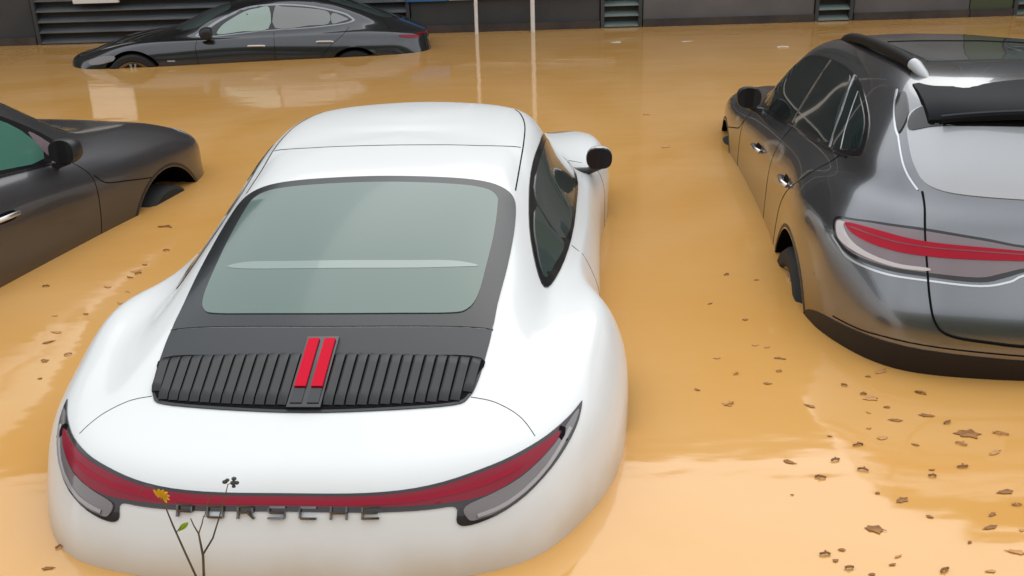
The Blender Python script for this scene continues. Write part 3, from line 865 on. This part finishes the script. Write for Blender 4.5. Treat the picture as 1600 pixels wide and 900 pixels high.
# ================================================================ tall hatchback suv (two of them)
def build_suv(loc, rot, paint, side_glass, label, rear_details=True):
    S = SUV_S
    r = empty('suv', loc, rot)
    tag(r, label, 'car')
    make_body(S, paint, r, [(0, .38, .43, .66), (2.807, .395, .45, .66)])
    T, Rr = Ray(S, 'top'), Ray(S, 'rear')
    # rear window with the black band under the spoiler
    hw = [(0,5.12),(.7,5.14),(1.3,5.20),(1.72,5.32),(2.02,5.55),(2.25,5.95),(2.5,6.4),(2.72,6.80),(2.75,7.15),(2.3,7.45),(1.5,7.62),(.7,7.68),(0,7.70)]
    sur = patch('rear_window', S, sym(hw), M['sky_glass'], r, .004, .02, (.12, .12), 4)
    patch('rear_window_shade_band', S, sym([(0,6.95),(1.0,6.93),(2.0,6.88),(2.62,6.72),(2.70,7.1),(2.3,7.42),(1.5,7.60),(.7,7.66),(0,7.68)]), M['trim'], sur, .007, .005, (.12, .12), 4)
    # roof spoiler: a wing-shaped slab leaving the roof's rear edge
    bm = bmesh.new()
    nx = 24
    rows_ = []
    prof = [(-.20, .006, 1), (-.33, .010, 1), (-.46, .004, 1), (-.575, -.012, 1), (-.60, -.030, 1), (-.585, -.050, 1), (-.44, -.060, 1), (-.30, -.06, 1)]
    for i in range(nx + 1):
        f = -1 + 2 * i / nx
        x = f * .565
        k = 1 - abs(f) ** 5 * .20
        row = []
        for (y, dz, _) in prof:
            yy = -.20 + (y + .20) * (k - .10 * abs(f) ** 2.5)
            zt = 1.562 - (abs(f) ** 2.6) * .050 - .19 * (-.20 - y) ** 1.15
            row.append(bm.verts.new((x, yy, zt + dz)))
        rows_.append(row)
    for i in range(nx):
        for k in range(len(prof) - 1):
            bm.faces.new((rows_[i][k], rows_[i + 1][k], rows_[i + 1][k + 1], rows_[i][k + 1]))
    bm.faces.new(rows_[0]); bm.faces.new(rows_[-1][::-1])
    sp = link('roof_spoiler', bm, M['spoiler'], r)
    bm = bmesh.new()
    L = [Vector((x / 20 * .53, 0, 0)) for x in range(-20, 21)]
    tube_bm(bm, [(p.x, -.592 + .075 * abs(p.x / .53) ** 2.5, 1.472 - .045 * abs(p.x / .53) ** 2.6) for p in L], .016, 8)
    link('spoiler_lip', bm, M['spoiler'], sp)
    # black side blades between window and spoiler
    for sg in (1, -1):
        patch('side_blade', S, [(sg*a, b) for a, b in [(2.86,6.62),(3.02,6.75),(3.30,7.10),(3.45,7.45),(3.2,7.62),(2.95,7.35),(2.80,7.0)]], M['trim'], r, .006, .015, (.1, .08), 4)
        seam('blade_highlight', S, [(sg*2.86,6.55),(sg*3.06,6.72),(sg*3.42,7.15),(sg*3.62,7.6)], M['chrome_and_highlight'], r, .010, 6, .003)  # bright strip drawn in for the highlight beside the spoiler
        seam('tailgate_highlight', S, [(sg*2.10,5.25),(sg*2.38,5.75),(sg*2.66,6.25),(sg*2.86,6.55)], M['chrome_and_highlight'], r, .008, 6, .003)  # highlight along the glass edge, drawn as a bright strip
    # lamps
    top = [(0,3.70),(.71,3.74),(1.15,3.86),(1.83,3.94),(2.42,3.82),(2.84,3.66),(3.30,3.46)]
    low = [(3.20,3.12),(3.04,2.98),(2.75,2.86),(2.25,2.87),(1.71,2.94),(1.15,2.97),(.93,3.08),(.70,3.24),(.4,3.28),(0,3.29)]
    bar = patch('tail_light_bar', S, sym(top + low), M['trim'], r, .005, .02, (.1, .08), 4)
    t2 = [(0,3.64),(.71,3.68),(1.15,3.79),(1.83,3.86),(2.42,3.75),(2.84,3.60),(3.22,3.42)]
    l2 = [(3.12,3.14),(2.98,3.03),(2.72,2.93),(2.25,2.94),(1.71,3.01),(1.18,3.05),(.96,3.16),(.72,3.30),(.4,3.34),(0,3.35)]
    patch('lamp_glass', S, sym(t2 + l2), M['lamp_clear'], bar, .008, .005, (.1, .08), 4)
    t3 = [(0,3.60),(.71,3.62),(1.14,3.64),(1.80,3.62),(2.42,3.60),(2.98,3.47)]
    l3 = [(2.84,3.32),(2.60,3.27),(2.25,3.27),(1.74,3.32),(1.12,3.39),(.7,3.43),(0,3.44)]
    patch('red_strip', S, sym(t3 + l3), M['red_suv'], bar, .012, .006, (.1, .08), 4)
    for sg in (1, -1):
        patch('lamp_inner_edge', S, [(sg*a, b) for a, b in [(3.18,3.40),(3.02,3.46),(3.0,3.36),(2.80,3.17),(2.5,3.07),(2.1,3.05),(1.72,3.10),(1.72,3.04),(2.1,2.975),(2.5,2.97),(2.8,3.0),(3.0,3.07),(3.12,3.2)]], M['lamp_edge'], bar, .0105, .003, (.06,.04), 4)
        seam('lamp_filament', S, [(sg*2.86,3.42),(sg*2.6,3.44),(sg*2.25,3.46),(sg*1.75,3.50),(sg*1.1,3.55),(sg*.1,3.54)], M['stitch'], bar, .006, 5, .0135)
    seam('lamp_underline', S, [(-3.22,3.06),(-3.02,2.94),(-2.75,2.80),(-2.25,2.80),(-1.71,2.87),(-1.15,2.90),(-.88,3.02),(-.68,3.18),(0,3.22),(.68,3.18),(.88,3.02),(1.15,2.90),(1.71,2.87),(2.25,2.80),(2.75,2.80),(3.02,2.94),(3.22,3.06)], M['chrome_and_highlight'], bar, .009, 5, .004)
    # tailgate gap
    sd = [(2.02,5.20),(1.90,4.6),(1.82,4.04),(1.74,3.3),(1.66,2.61),(1.57,2.17),(1.41,1.97),(1.02,1.91),(.67,1.88)]
    seam('tailgate_seam', S, [(-a, b) for a, b in sd] + [(0, 1.87)] + sd[::-1], M['gap'], r, .009, 6, .009)
    seam('bumper_crease', S, [(-3.0,1.60),(-2.5,1.63),(-2.0,1.70),(-1.0,1.69),(0,1.66),(1.0,1.69),(2.0,1.70),(2.5,1.63),(3.0,1.60)], M['gap'], r, .006, 6, .002)
    patch('rear_apron', S, sym([(0,1.55),(1.0,1.58),(2.0,1.60),(2.7,1.54),(3.4,1.45),(3.9,1.2),(4.1,.6),(4.0,.15),(3.0,.1),(2.0,.1),(1.0,.1),(0,.1)]), M['apron'], r, .006, .01, (.14, .14), 4)
    # number plate recess
    patch('plate_recess', Rr, [(-.30,.80),(.30,.80),(.27,.92),(-.27,.92)], M['plastic'], r, .004, .01, G5, 3, smooth=False)
    for sg in (1, -1):
        Sd = Ray(S, 'side', sg)
        dlo = [(2.06,1.075),(1.5,1.105),(.9,1.14),(.17,1.182),(-.20,1.212),(-.33,1.245),(-.20,1.345),(.05,1.425),(.3,1.472),(.6,1.493),(.95,1.49),(1.30,1.47),(1.60,1.405),(1.90,1.26),(2.06,1.14)]
        fr = patch('side_window', Sd, dlo, M['trim'], r, .004, .02, (.07, .05), 3)
        patch('front_pane', Sd, [(1.86,1.105),(1.4,1.132),(.98,1.158),(.955,1.30),(.93,1.472),(1.27,1.450),(1.56,1.39),(1.80,1.265)], side_glass, fr, .007, .005, (.07, .05), 3)
        patch('rear_pane', Sd, [(.90,1.163),(.5,1.185),(.13,1.205),(.26,1.34),(.40,1.462),(.62,1.476),(.87,1.474),(.885,1.3)], side_glass, fr, .007, .005, (.07, .05), 3)
        patch('quarter_pane', Sd, [(.05,1.21),(-.18,1.232),(-.27,1.255),(-.16,1.34),(.05,1.405),(.30,1.452),(.18,1.34)], side_glass, fr, .007, .005, (.07, .05), 3)
        patch('corner_pane', Sd, [(2.01,1.11),(1.90,1.115),(1.85,1.245),(1.93,1.20)], M['lamp_clear'], fr, .007, .005, (.05, .05), 3)
        seam('pillar_strip', Sd, [(.95,1.150),(.935,1.3),(.905,1.488)], M['chrome_and_highlight'], fr, .007, 5, .0085)
        seam('pillar_strip', Sd, [(.075,1.190),(.20,1.33),(.37,1.478)], M['chrome_and_highlight'], fr, .007, 5, .0085)
        seam('pillar_strip', Sd, [(-.10,1.215),(.02,1.31),(.16,1.43)], M['chrome_and_highlight'], fr, .004, 5, .0085)
        seam('sill_strip', Sd, [(2.02,1.066),(1.5,1.096),(.9,1.131),(.17,1.173),(-.2,1.203)], M['trim'], r, .012, 5, .005)
        # doors
        seam('door_seam', Sd, [(2.02,1.06),(2.10,.95),(2.10,.75),(2.06,.55)], M['gap'], r, .006, 6)
        seam('door_seam', Sd, [(.93,1.13),(.92,.95),(.93,.75),(.95,.5)], M['gap'], r, .006, 6)
        seam('door_seam', Sd, [(-.10,1.19),(.05,1.05),(.28,.92),(.42,.80),(.50,.6)], M['gap'], r, .006, 6)
        seam('bonnet_seam', Sd, [(2.62,.83),(2.52,.845),(2.40,.865),(2.20,.90),(2.12,.96)], M['gap'], r, .008, 6)
        for yc, zc in ((1.38, .925), (.36, .965)):
            cup = patch('handle_cup', Sd, [(yc-.05,zc-.022),(yc+.06,zc-.022),(yc+.075,zc),(yc+.06,zc+.022),(yc-.05,zc+.022),(yc-.065,zc)], M['gap'], r, .002, .004, (.03,.03), 3)
            hb = bmesh.new()
            tube_bm(hb, [Sd.Q(yc - .11, zc, .006), Sd.Q(yc - .08, zc + .003, .030), Sd.Q(yc + .06, zc + .003, .030), Sd.Q(yc + .09, zc, .006)], [.010, .012, .012, .010], 8)
            link('door_handle', hb, M['handle'], r)
        mirror(r, Vector((sg*.82, 1.90, 1.115)), .17, .13, M['plastic'], sg, .17)
        # roof rail
        rb = bmesh.new()
        P_ = smooth_line([(sg*.532,-.05,1.584),(sg*.545,.1,1.600),(sg*.558,.5,1.612),(sg*.555,.9,1.602),(sg*.540,1.15,1.575),(sg*.528,1.28,1.535)], 5)
        tube_bm(rb, P_, .025, 10)
        rail = link('roof_rail', rb, M['rail'], r)
        rb = bmesh.new()
        tube_bm(rb, [(sg*.495,-.19,1.530),(sg*.505,-.135,1.548),(sg*.524,-.08,1.577),(sg*.531,-.055,1.583)], [.006,.020,.0255,.0255], 10)
        link('rail_tip', rb, M['rail_tip'], rail)
        patch('headlight', S, [(sg*a, b) for a, b in [(9.9,3.7),(10.2,3.95),(10.7,4.0),(10.95,3.85),(10.8,3.3),(10.3,3.2),(10.0,3.4)]], M['clear'], r, .004, .015, (.1, .08), 4)
        # wheel arch lip
        for ya in (0, 2.807):
            pts = []
            for k in range(0, 25):
                a = radians(8 + 164 * k / 24)
                rr, zz = (.446, .38) if ya == 0 else (.466, .395)
                y, z = ya + rr * cos(a), zz + rr * sin(a)
                pts.append((y, z))
            seam('arch_lip', Sd, pts, M['plastic'], r, .020, 1, .002, smooth=False)
    patch('windscreen', T, sym([(0,1.85),(.3,1.83),(.48,1.78),(.57,1.82),(.63,1.98),(.67,2.18),(.62,2.36),(.44,2.47),(.2,2.51),(0,2.52)]), M['glass'], r, .004, .02, (.07,.07), 4)
    pano = patch('sunroof', T, sym([(0,1.36),(.3,1.35),(.42,1.30),(.45,1.15),(.45,.4),(.44,.12),(.40,.04),(0,.02)]), M['glass_roof'], r, .005, .01, (.08,.08), 4)
    seam('sunroof_seam', T, [(-.44,.72),(0,.72),(.44,.72)], M['gap'], pano, .012, 5, .008)
    bm = bmesh.new()
    tube_bm(bm, [T.Q(.50,2.47,.005), T.Q(.30,2.42,.018), T.Q(.0,2.36,.012)], [.010,.008,.005], 6)
    tube_bm(bm, [T.Q(-.05,2.50,.005), T.Q(-.25,2.43,.018), T.Q(-.5,2.30,.012)], [.010,.008,.005], 6)
    link('wiper', bm, M['plastic'], r)
    for y in (0, 2.807):
        for sg in (1, -1): wheel(r, sg * .825, y, .365, .25, sg)
    return r

# ================================================================ black saloon along the wall
def build_saloon(loc, rot, sc):
    S = SALOON_S
    r = empty('saloon', loc, rot)
    r.scale = (sc, sc, sc)
    tag(r, 'low black four-door saloon by the louvred wall at the back, nose sunk in the water', 'car')
    make_body(S, M['black'], r, [(0, .36, .41, .66), (2.95, .36, .41, .66)])
    T = Ray(S, 'top')
    for sg in (1, -1):
        Sd = Ray(S, 'side', sg)
        out = [(2.13,.925),(1.90,.915),(1.5,.955),(1.145,.985),(.6,1.01),(.15,1.05),(-.02,1.09),(.02,1.14),(.14,1.20),(.52,1.283),(.96,1.318),(1.30,1.30),(1.52,1.255),(1.83,1.12),(2.02,1.0)]
        fr = patch('side_window', Sd, out, M['chrome_dark'], r, .003, .02, (.08, .06), 3)
        inn = [(2.09,.935),(1.90,.930),(1.5,.968),(1.14,.998),(.6,1.024),(.16,1.064),(.02,1.098),(.05,1.13),(.16,1.183),(.53,1.263),(.96,1.297),(1.29,1.28),(1.49,1.238),(1.79,1.105),(1.97,.995)]
        patch('window_trim', Sd, inn, M['trim'], fr, .006, .004, (.08, .06), 3)
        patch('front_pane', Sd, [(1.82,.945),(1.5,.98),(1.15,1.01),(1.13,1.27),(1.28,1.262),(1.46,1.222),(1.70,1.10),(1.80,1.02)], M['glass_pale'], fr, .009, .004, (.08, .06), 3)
        patch('rear_pane', Sd, [(1.06,1.015),(.6,1.04),(.34,1.06),(.33,1.20),(.56,1.25),(.95,1.28),(1.05,1.278)], M['glass_grey'], fr, .009, .004, (.08, .06), 3)
        patch('quarter_pane', Sd, [(.29,1.062),(.17,1.08),(.07,1.105),(.10,1.13),(.28,1.19)], M['glass_grey'], fr, .009, .004, (.08, .06), 3)
        seam('door_seam', Sd, [(2.08,.91),(2.12,.80),(2.10,.6),(2.04,.4)], M['gap'], r, .007, 6)
        seam('door_seam', Sd, [(1.08,.97),(1.08,.80),(1.08,.6),(1.08,.4)], M['gap'], r, .007, 6)
        seam('door_seam', Sd, [(.06,1.02),(.16,.92),(.34,.78),(.48,.6)], M['gap'], r, .007, 6)
        for yc, zc in ((1.32, .80), (.40, .84)):
            hb = bmesh.new()
            tube_bm(hb, [Sd.Q(yc - .11, zc, .004), Sd.Q(yc - .08, zc, .026), Sd.Q(yc + .08, zc, .026), Sd.Q(yc + .11, zc, .004)], .016, 8)
            link('door_handle', hb, M['handle'], r)
        mirror(r, Vector((sg*.80, 1.94, .95)), .22, .17, M['plastic'], sg, .2)
        patch('headlight', Sd, [(3.18,.70),(3.35,.69),(3.52,.63),(3.50,.585),(3.35,.60),(3.2,.64)], M['smoke'], r, .006, .015, (.05,.04), 4)
        patch('tail_light', Sd, [(-.62,.905),(-.80,.90),(-.90,.88),(-.90,.855),(-.78,.86),(-.64,.885)], M['red_lens'], r, .006, .015, (.05,.03), 4)
        patch('front_badge_light', Sd, [(2.40,.62),(2.50,.62),(2.50,.635),(2.40,.635)], M['clear'], r, .005, .01, (.05,.03), 2, smooth=False)
    patch('windscreen', T, sym([(0,1.72),(.25,1.70),(.40,1.66),(.49,1.72),(.56,1.90),(.62,2.12),(.58,2.28),(.42,2.40),(.2,2.46),(0,2.47)]), M['glass'], r, .004, .02, (.08,.08), 4)
    patch('rear_window', T, sym([(0,.42),(.22,.40),(.36,.34),(.44,.2),(.47,-.05),(.49,-.35),(.42,-.5),(.2,-.56),(0,-.57)]), M['glass'], r, .004, .02, (.08,.08), 4)
    patch('tail_light_bar', S, sym([(0,3.95),(1.0,3.95),(2.2,3.98),(2.3,3.85),(1.0,3.78),(0,3.78)]), M['red_lens'], r, .005, .015, (.12,.08), 4)
    for y in (0, 2.95):
        for sg in (1, -1): wheel(r, sg * .815, y, .36, .25, sg)
    return r

M['apron'] = mat('dark_lower_bumper', (.022, .017, .015), .45, spec=.3)
M['chrome_dark'] = mat('dim_window_trim', (.30, .31, .32), .35, .8)
M['spoiler'] = mat('black_spoiler', (.008, .009, .012), .5, spec=.12)
M['rail'] = mat('black_rail', (.012, .011, .010), .6, spec=.2)
M['surround'] = mat('black_glass_surround', (.014, .017, .020), .25, 0, .2, .1, .35)
M['light_band'] = mat('pale_light_band', (.13, .20, .17), .14, 0, 1.0, .02)  # paler colour for the light band painted on the rear window
M['lamp_black'] = mat('lamp_black_edge', (.02, .012, .014), .2, 0, .6)
M['red_bar'] = mat('red_light_bar', (.33, .006, .028), .3, 0, .1, .1, .2)
M['red_suv'] = mat('red_lamp_strip', (.42, .004, .024), .3, 0, .1, .1, .2)
M['lamp_clear'] = mat('clear_lamp_glass', (.20, .15, .165), .14, 0, 1.0, .02)
M['sky_glass'] = mat('sky_pale_tailgate_glass', (.46, .47, .49), .12, 0, 1.0, .02)  # bright base colour stands in for sky reflected in the glass
M['chrome_and_highlight'] = mat('satin_trim_and_highlight', (.70, .71, .73), .28, .9)  # real window and lamp trim, also the painted edge highlights
M['lamp_edge'] = mat('milky_lamp_edge', (.60, .56, .57), .2, 0, .6)
M['lens_shine'] = mat('pale_lens_highlight', (.38, .35, .36), .2, 0, .6)
M['rail_tip'] = mat('pale_rail_end', (.50, .51, .52), .45, .3)
M['handle'] = mat('satin_handle', (.55, .54, .54), .25, .9)
M['white_plain'] = mat('white_mirror_paint', (.80, .81, .80), .3, 0, 1.0, .04)
M['glass_green'] = mat('green_side_glass', (.065, .19, .145), .08, 0, 1.0, .02)
M['glass_dark'] = mat('dark_side_glass', (.008, .018, .018), .05, 0, 1.0, .01)
M['glass_roof'] = mat('roof_glass', (.13, .145, .145), .1, 0, 1.0, .02)
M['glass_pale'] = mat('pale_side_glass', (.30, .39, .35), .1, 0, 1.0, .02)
M['glass_grey'] = mat('grey_side_glass', (.22, .23, .23), .1, 0, 1.0, .02)

build_coupe((-0.5575, 3.283, -0.6027), (0.0287, -0.001, -0.0715))
build_suv((2.193, 4.179, -.616), (-.041, .038, -.105), M['grey'], M['glass_dark'], 'grey metallic suv on the right, rear light strip and roof rails showing')
build_suv((-3.649, 3.458, -.562), (-.031, .009, -.214), M['dark'], M['glass_green'], 'dark charcoal suv at the left edge with its front wheel arch flooded')
build_saloon((-1.892, 12.64, -.539), (.031, -.003, 1.716), .85)

# ================================================================ floating scraps of leaf and twig
m_leaf = vary(mat('dead_leaf', (.16, .075, .02), .6), (.20, .085, .02), (.38, .17, .045), 25, 4)
m_leaf2 = vary(mat('pale_dead_leaf', (.40, .19, .05), .6), (.46, .22, .07), (.60, .32, .12), 25, 4)
DR = [(0.748, 3.1, 0.04), (1.031, 3.074, 0.047), (1.259, 3.116, 0.062), (1.448, 3.144, 0.042), (1.292, 3.05, 0.027), (1.217, 3.016, 0.02), (1.287, 2.957, 0.047), (1.406, 2.982, 0.061), (1.453, 2.93, 0.034), (1.183, 2.908, 0.02), (1.037, 2.864, 0.019), (1.203, 2.843, 0.045), (1.109, 2.803, 0.038), (1.44, 2.791, 0.039), (1.595, 2.848, 0.054), (1.519, 2.73, 0.058), (1.485, 2.854, 0.093), (1.292, 2.794, 0.026), (1.008, 2.715, 0.031), (1.075, 2.654, 0.036), (1.272, 2.607, 0.025), (1.283, 2.642, 0.019), (1.385, 2.655, 0.038), (0.862, 2.713, 0.048), (0.932, 2.619, 0.036), (0.82, 2.529, 0.012), (1.074, 2.525, 0.018), (1.131, 2.484, 0.047), (1.449, 2.511, 0.061), (1.452, 2.444, 0.03), (1.181, 2.397, 0.023), (1.359, 2.399, 0.035), (1.325, 2.338, 0.052), (1.001, 2.347, 0.062), (1.407, 2.321, 0.018), (1.239, 2.273, 0.017), (0.83, 2.24, 0.032), (0.881, 2.257, 0.022), (0.851, 2.211, 0.021), (0.876, 2.178, 0.026), (0.926, 2.149, 0.021), (1.023, 2.221, 0.027), (0.993, 2.186, 0.021), (1.121, 2.157, 0.032), (1.238, 2.147, 0.033), (1.343, 2.225, 0.057), (1.139, 4.3, 0.029), (1.04, 3.456, 0.024), (0.995, 3.351, 0.023), (1.004, 3.566, 0.033), (1.309, 3.286, 0.024), (1.365, 3.322, 0.064), (1.448, 3.155, 0.039), (1.2, 3.221, 0.023), (1.245, 3.15, 0.023), (0.871, 4.03, 0.029), (1.015, 4.376, 0.026), (0.983, 3.843, 0.028), (0.788, 3.481, 0.032), (0.831, 3.339, 0.025), (0.665, 3.22, 0.024), (0.963, 3.587, 0.029), (1.02, 3.465, 0.033), (1.126, 6.947, 0.079), (1.143, 8.065, 0.068), (0.757, 3.106, 0.04), (0.93, 3.253, 0.033)]
DL = [(-1.961, 5.396, 0.092), (-1.823, 4.98, 0.037), (-1.868, 4.767, 0.035), (-1.882, 4.675, 0.058), (-1.856, 4.637, 0.035), (-1.876, 4.585, 0.046), (-1.945, 4.463, 0.045), (-1.822, 4.393, 0.033), (-1.794, 4.247, 0.054), (-2.053, 4.117, 0.032), (-1.919, 4.127, 0.032), (-2.254, 4.495, 0.035), (-1.969, 3.93, 0.06), (-1.958, 3.827, 0.059), (-1.822, 3.694, 0.034), (-1.898, 3.643, 0.045), (-1.845, 3.479, 0.022), (-1.303, 2.383, 0.049), (-1.303, 2.281, 0.04)]
def scrap(x, y, s, k, label, group):
    """one floating scrap: curled leaf blade with a stalk, or a bent twig"""
    rnd = random.Random(int(k * 7919 + x * 1000))
    s = s * .82
    bm = bmesh.new()
    a = rnd.uniform(-.7, .7) + (pi if rnd.random() < .5 else 0)
    R = Matrix.Rotation(a, 3, 'Z')
    m = m_leaf2 if rnd.random() < .35 else m_leaf
    if rnd.random() < .72:
        n = 18
        top, low = [], []
        wd = rnd.uniform(.28, .6)
        ph = rnd.uniform(0, 6)
        for i in range(n):
            t = 2 * pi * i / n
            jag = 1 + .30 * rnd.random() * (1 if i % 3 == 0 else -.8)
            p = Vector((cos(t) * s * .5 * jag, sin(t) * s * .5 * wd * jag * (1.1 - .5 * cos(t)), 0))
            p.z = .0022 + .012 * s * sin(t * 1.0 + ph) ** 2
            q = R @ p
            top.append(bm.verts.new(q)); low.append(bm.verts.new(q - Vector((0, 0, .0016))))
        c = bm.verts.new((0, 0, .0035 + .006 * s)); c2 = bm.verts.new((0, 0, .001))
        for i in range(n):
            j = (i + 1) % n
            bm.faces.new((top[i], top[j], c)); bm.faces.new((low[j], low[i], c2)); bm.faces.new((top[i], low[i], low[j], top[j]))
        if k % 3 == 0: tube_bm(bm, [R @ Vector((-s * .45, 0, .003)), R @ Vector((-s * .58, s * .03, .003)), R @ Vector((-s * .68, s * .04, .002))], [.0016, .0012, .0008], 5)
    else:
        pts = [Vector((-.55 * s, 0, .003)), Vector((-.2 * s, .07 * s * rnd.uniform(-1, 1), .006)), Vector((.2 * s, .12 * s * rnd.uniform(-1, 1), .006)), Vector((.55 * s, .1 * s * rnd.uniform(-1, 1), .003))]
        tube_bm(bm, [R @ p for p in smooth_line(pts, 4)], max(.0035, s * .045), 6)
        tube_bm(bm, [R @ Vector((0, .03 * s, .005)), R @ Vector((.12 * s, .2 * s, .008)), R @ Vector((.2 * s, .3 * s, .006))], [.003, .0028, .002], 5)
    o = link('leaf_scrap', bm, m, None, True, 60)
    o.location = (x, y, .001)
    return tag(o, label, 'leaf scrap', group)
from collections import defaultdict
reg = defaultdict(list)
for k, (x, y, s) in enumerate(DR + DL):
    if x < 0: w = 'beside the dark charcoal suv' if y > 4.1 else 'left of the white coupe rear wing'
    elif y > 3.75: w = 'left of the grey suv rear wheel'
    elif y > 3.0: w = 'just outside the grey suv rear bumper'
    elif y > 2.72: w = 'in the orange patch below the grey suv'
    elif x < 1.25: w = 'in the pale reflection at lower right'
    else: w = 'near the lower right corner'
    rnd = random.Random(int(k * 7919 + x * 1000)); rnd.uniform(-.7, .7); rnd.random()
    pale = rnd.random() < .35; leaf = rnd.random() < .72
    reg[('pale' if pale else 'brown') + (' leaf' if leaf else ' twig'), w].append((s, k, x, y))
for (kind, w), L in reg.items():
    L.sort(reverse=True)
    for q, (s, k, x, y) in enumerate(L):
        if len(L) == 1: lab, g = 'lone %s scrap floating %s' % (kind, w), None
        elif q == 0: lab, g = 'largest %s scrap floating %s' % (kind, w), None
        elif q == len(L) - 1: lab, g = 'smallest %s scrap floating %s' % (kind, w), None
        else: lab, g = 'mid-sized %s scrap floating %s' % (kind, w), None
        scrap(x, y, s, k, lab, 'leaf and twig scraps floating ' + w)
m_foam = mat('foam', (.85, .80, .72), .5)
for k, (x, y, s, lab) in enumerate(((1.36, 12.4, .17, 'pale foam fleck on the water below the nearer green louvre'), (2.22, 12.3, .17, 'pale foam fleck on the water midway between the two green louvres'), (3.2, 11.6, .14, 'pale foam fleck on the water beyond the grey suv bonnet'))):
    o = scrap(x, y, s, 500 + k * 3, lab, 'foam flecks near the far wall')
    o.data.materials[0] = m_foam; o.name = 'foam_fleck'; o.data.name = 'foam_fleck'; o['category'] = 'foam'

# ================================================================ weed on the bank in front of the white coupe
m_stem = vary(mat('dry_stem', (.09, .075, .05), .6), (.07, .06, .04), (.14, .12, .08), 30, 3)
m_yel = mat('yellow_petal', (.75, .42, .01), .5)
m_grn = mat('young_leaf', (.28, .45, .02), .5)
m_dkf = mat('seed_head', (.06, .07, .06), .6)
WP = empty('weed', (-.42, 1.25, .02))
tag(WP, 'thin dry weed with a yellow flower in front of the white coupe', 'plant')
def W(pts): return [Vector((p[0] + .42, p[1] - 1.25, p[2] - .02)) for p in pts]
bm = bmesh.new()
base = (-.42, 1.25, .0)
tube_bm(bm, W([(-.455, 1.25, 0), (-.47, 1.25, .35), (-.482, 1.25, .742), (-.478, 1.25, .779), (-.479, 1.25, .821)]), [.0032, .0028, .0022, .002, .0014], 7)
tube_bm(bm, W([(-.479, 1.25, .819), (-.484, 1.25, .833), (-.487, 1.25, .846)]), [.0013, .001, .0008], 5)
tube_bm(bm, W([(-.479, 1.25, .819), (-.472, 1.25, .835), (-.467, 1.25, .850)]), [.0011, .001, .0007], 5)
tube_bm(bm, W([(-.478, 1.25, .781), (-.459, 1.25, .81), (-.443, 1.25, .850), (-.432, 1.25, .880), (-.424, 1.25, .903)]), [.0016, .0014, .0011, .0008, .0007], 6)
tube_bm(bm, W([(-.465, 1.25, 0), (-.478, 1.25, .4), (-.494, 1.25, .742), (-.505, 1.25, .79), (-.515, 1.25, .835), (-.524, 1.25, .884)]), [.0028, .0024, .0018, .0016, .0014, .0009], 7)
tube_bm(bm, W([(-.512, 1.25, .822), (-.507, 1.25, .828), (-.503, 1.25, .831)]), [.0008, .0007, .0006], 5)
tube_bm(bm, W([(-.524, 1.25, .880), (-.538, 1.26, .896), (-.553, 1.27, .893), (-.566, 1.27, .878)]), [.0007, .0006, .0006, .0004], 5)
tube_bm(bm, W([(-.466, 1.25, .848), (-.459, 1.25, .870), (-.452, 1.25, .888)]), [.0007, .0006, .0004], 5)
link('stem', bm, m_stem, WP)

def blade(name, c, length, width, ang, tilt, m, n=7, fold=.3):
    """small folded leaf or petal blade"""
    bm = bmesh.new()
    rows = []
    Rm = Matrix.Rotation(tilt, 3, 'X') @ Matrix.Rotation(-ang, 3, 'Y')
    Rm = Matrix.Rotation(-ang, 3, 'Y') @ Matrix.Rotation(tilt, 3, 'X')
    for i in range(n + 1):
        f = i / n
        w = width * (sin(pi * min(max(f, .02), .98)) ** .8) * .5
        row = [Rm @ Vector((f * length, fold * w, w)), Rm @ Vector((f * length, -.0006, 0)), Rm @ Vector((f * length, fold * w, -w))]
        rows.append([bm.verts.new(v) for v in row] + [bm.verts.new(v + Vector((0, .0005, 0))) for v in row])
    for a, b in zip(rows, rows[1:]):
        for k in (0, 1): bm.faces.new((a[k], a[k + 1], b[k + 1], b[k])); bm.faces.new((a[k + 3], b[k + 3], b[k + 4], a[k + 4]))
        bm.faces.new((a[0], b[0], b[3], a[3])); bm.faces.new((a[2], a[5], b[5], b[2]))
    o = link(name, bm, m, WP)
    o.location = W([c])[0]
    return o
blade('leaf', (-.508, 1.25, .824), .022, .009, .75, .2, m_grn)
fl = empty('flower', W([(-.526, 1.25, .887)])[0]); fl.parent = WP
for k in range(7):
    p = blade('petal', (0, 0, 0), .015, .006, 2 * pi * k / 7 * .55 - 1.0, .3 * (k % 3 - 1), m_yel)
    p.parent = fl; p.location = (0, -.001 * k, 0)
bm = bmesh.new()
for (x, z, r_) in ((-.428, .907, .0032), (-.424, .910, .0026), (-.416, .905, .0036), (-.414, .912, .003), (-.411, .905, .003), (-.416, .899, .0024)):
    q = bmesh.ops.create_icosphere(bm, subdivisions=2, radius=r_)
    c = W([(x, 1.25, z)])[0]
    for v in q['verts']: v.co = Vector((v.co.x * 1.3, v.co.y, v.co.z)) + c
tube_bm(bm, W([(-.424, 1.25, .903), (-.416, 1.25, .905)]), .0006, 5)
link('seed_head', bm, m_dkf, WP)
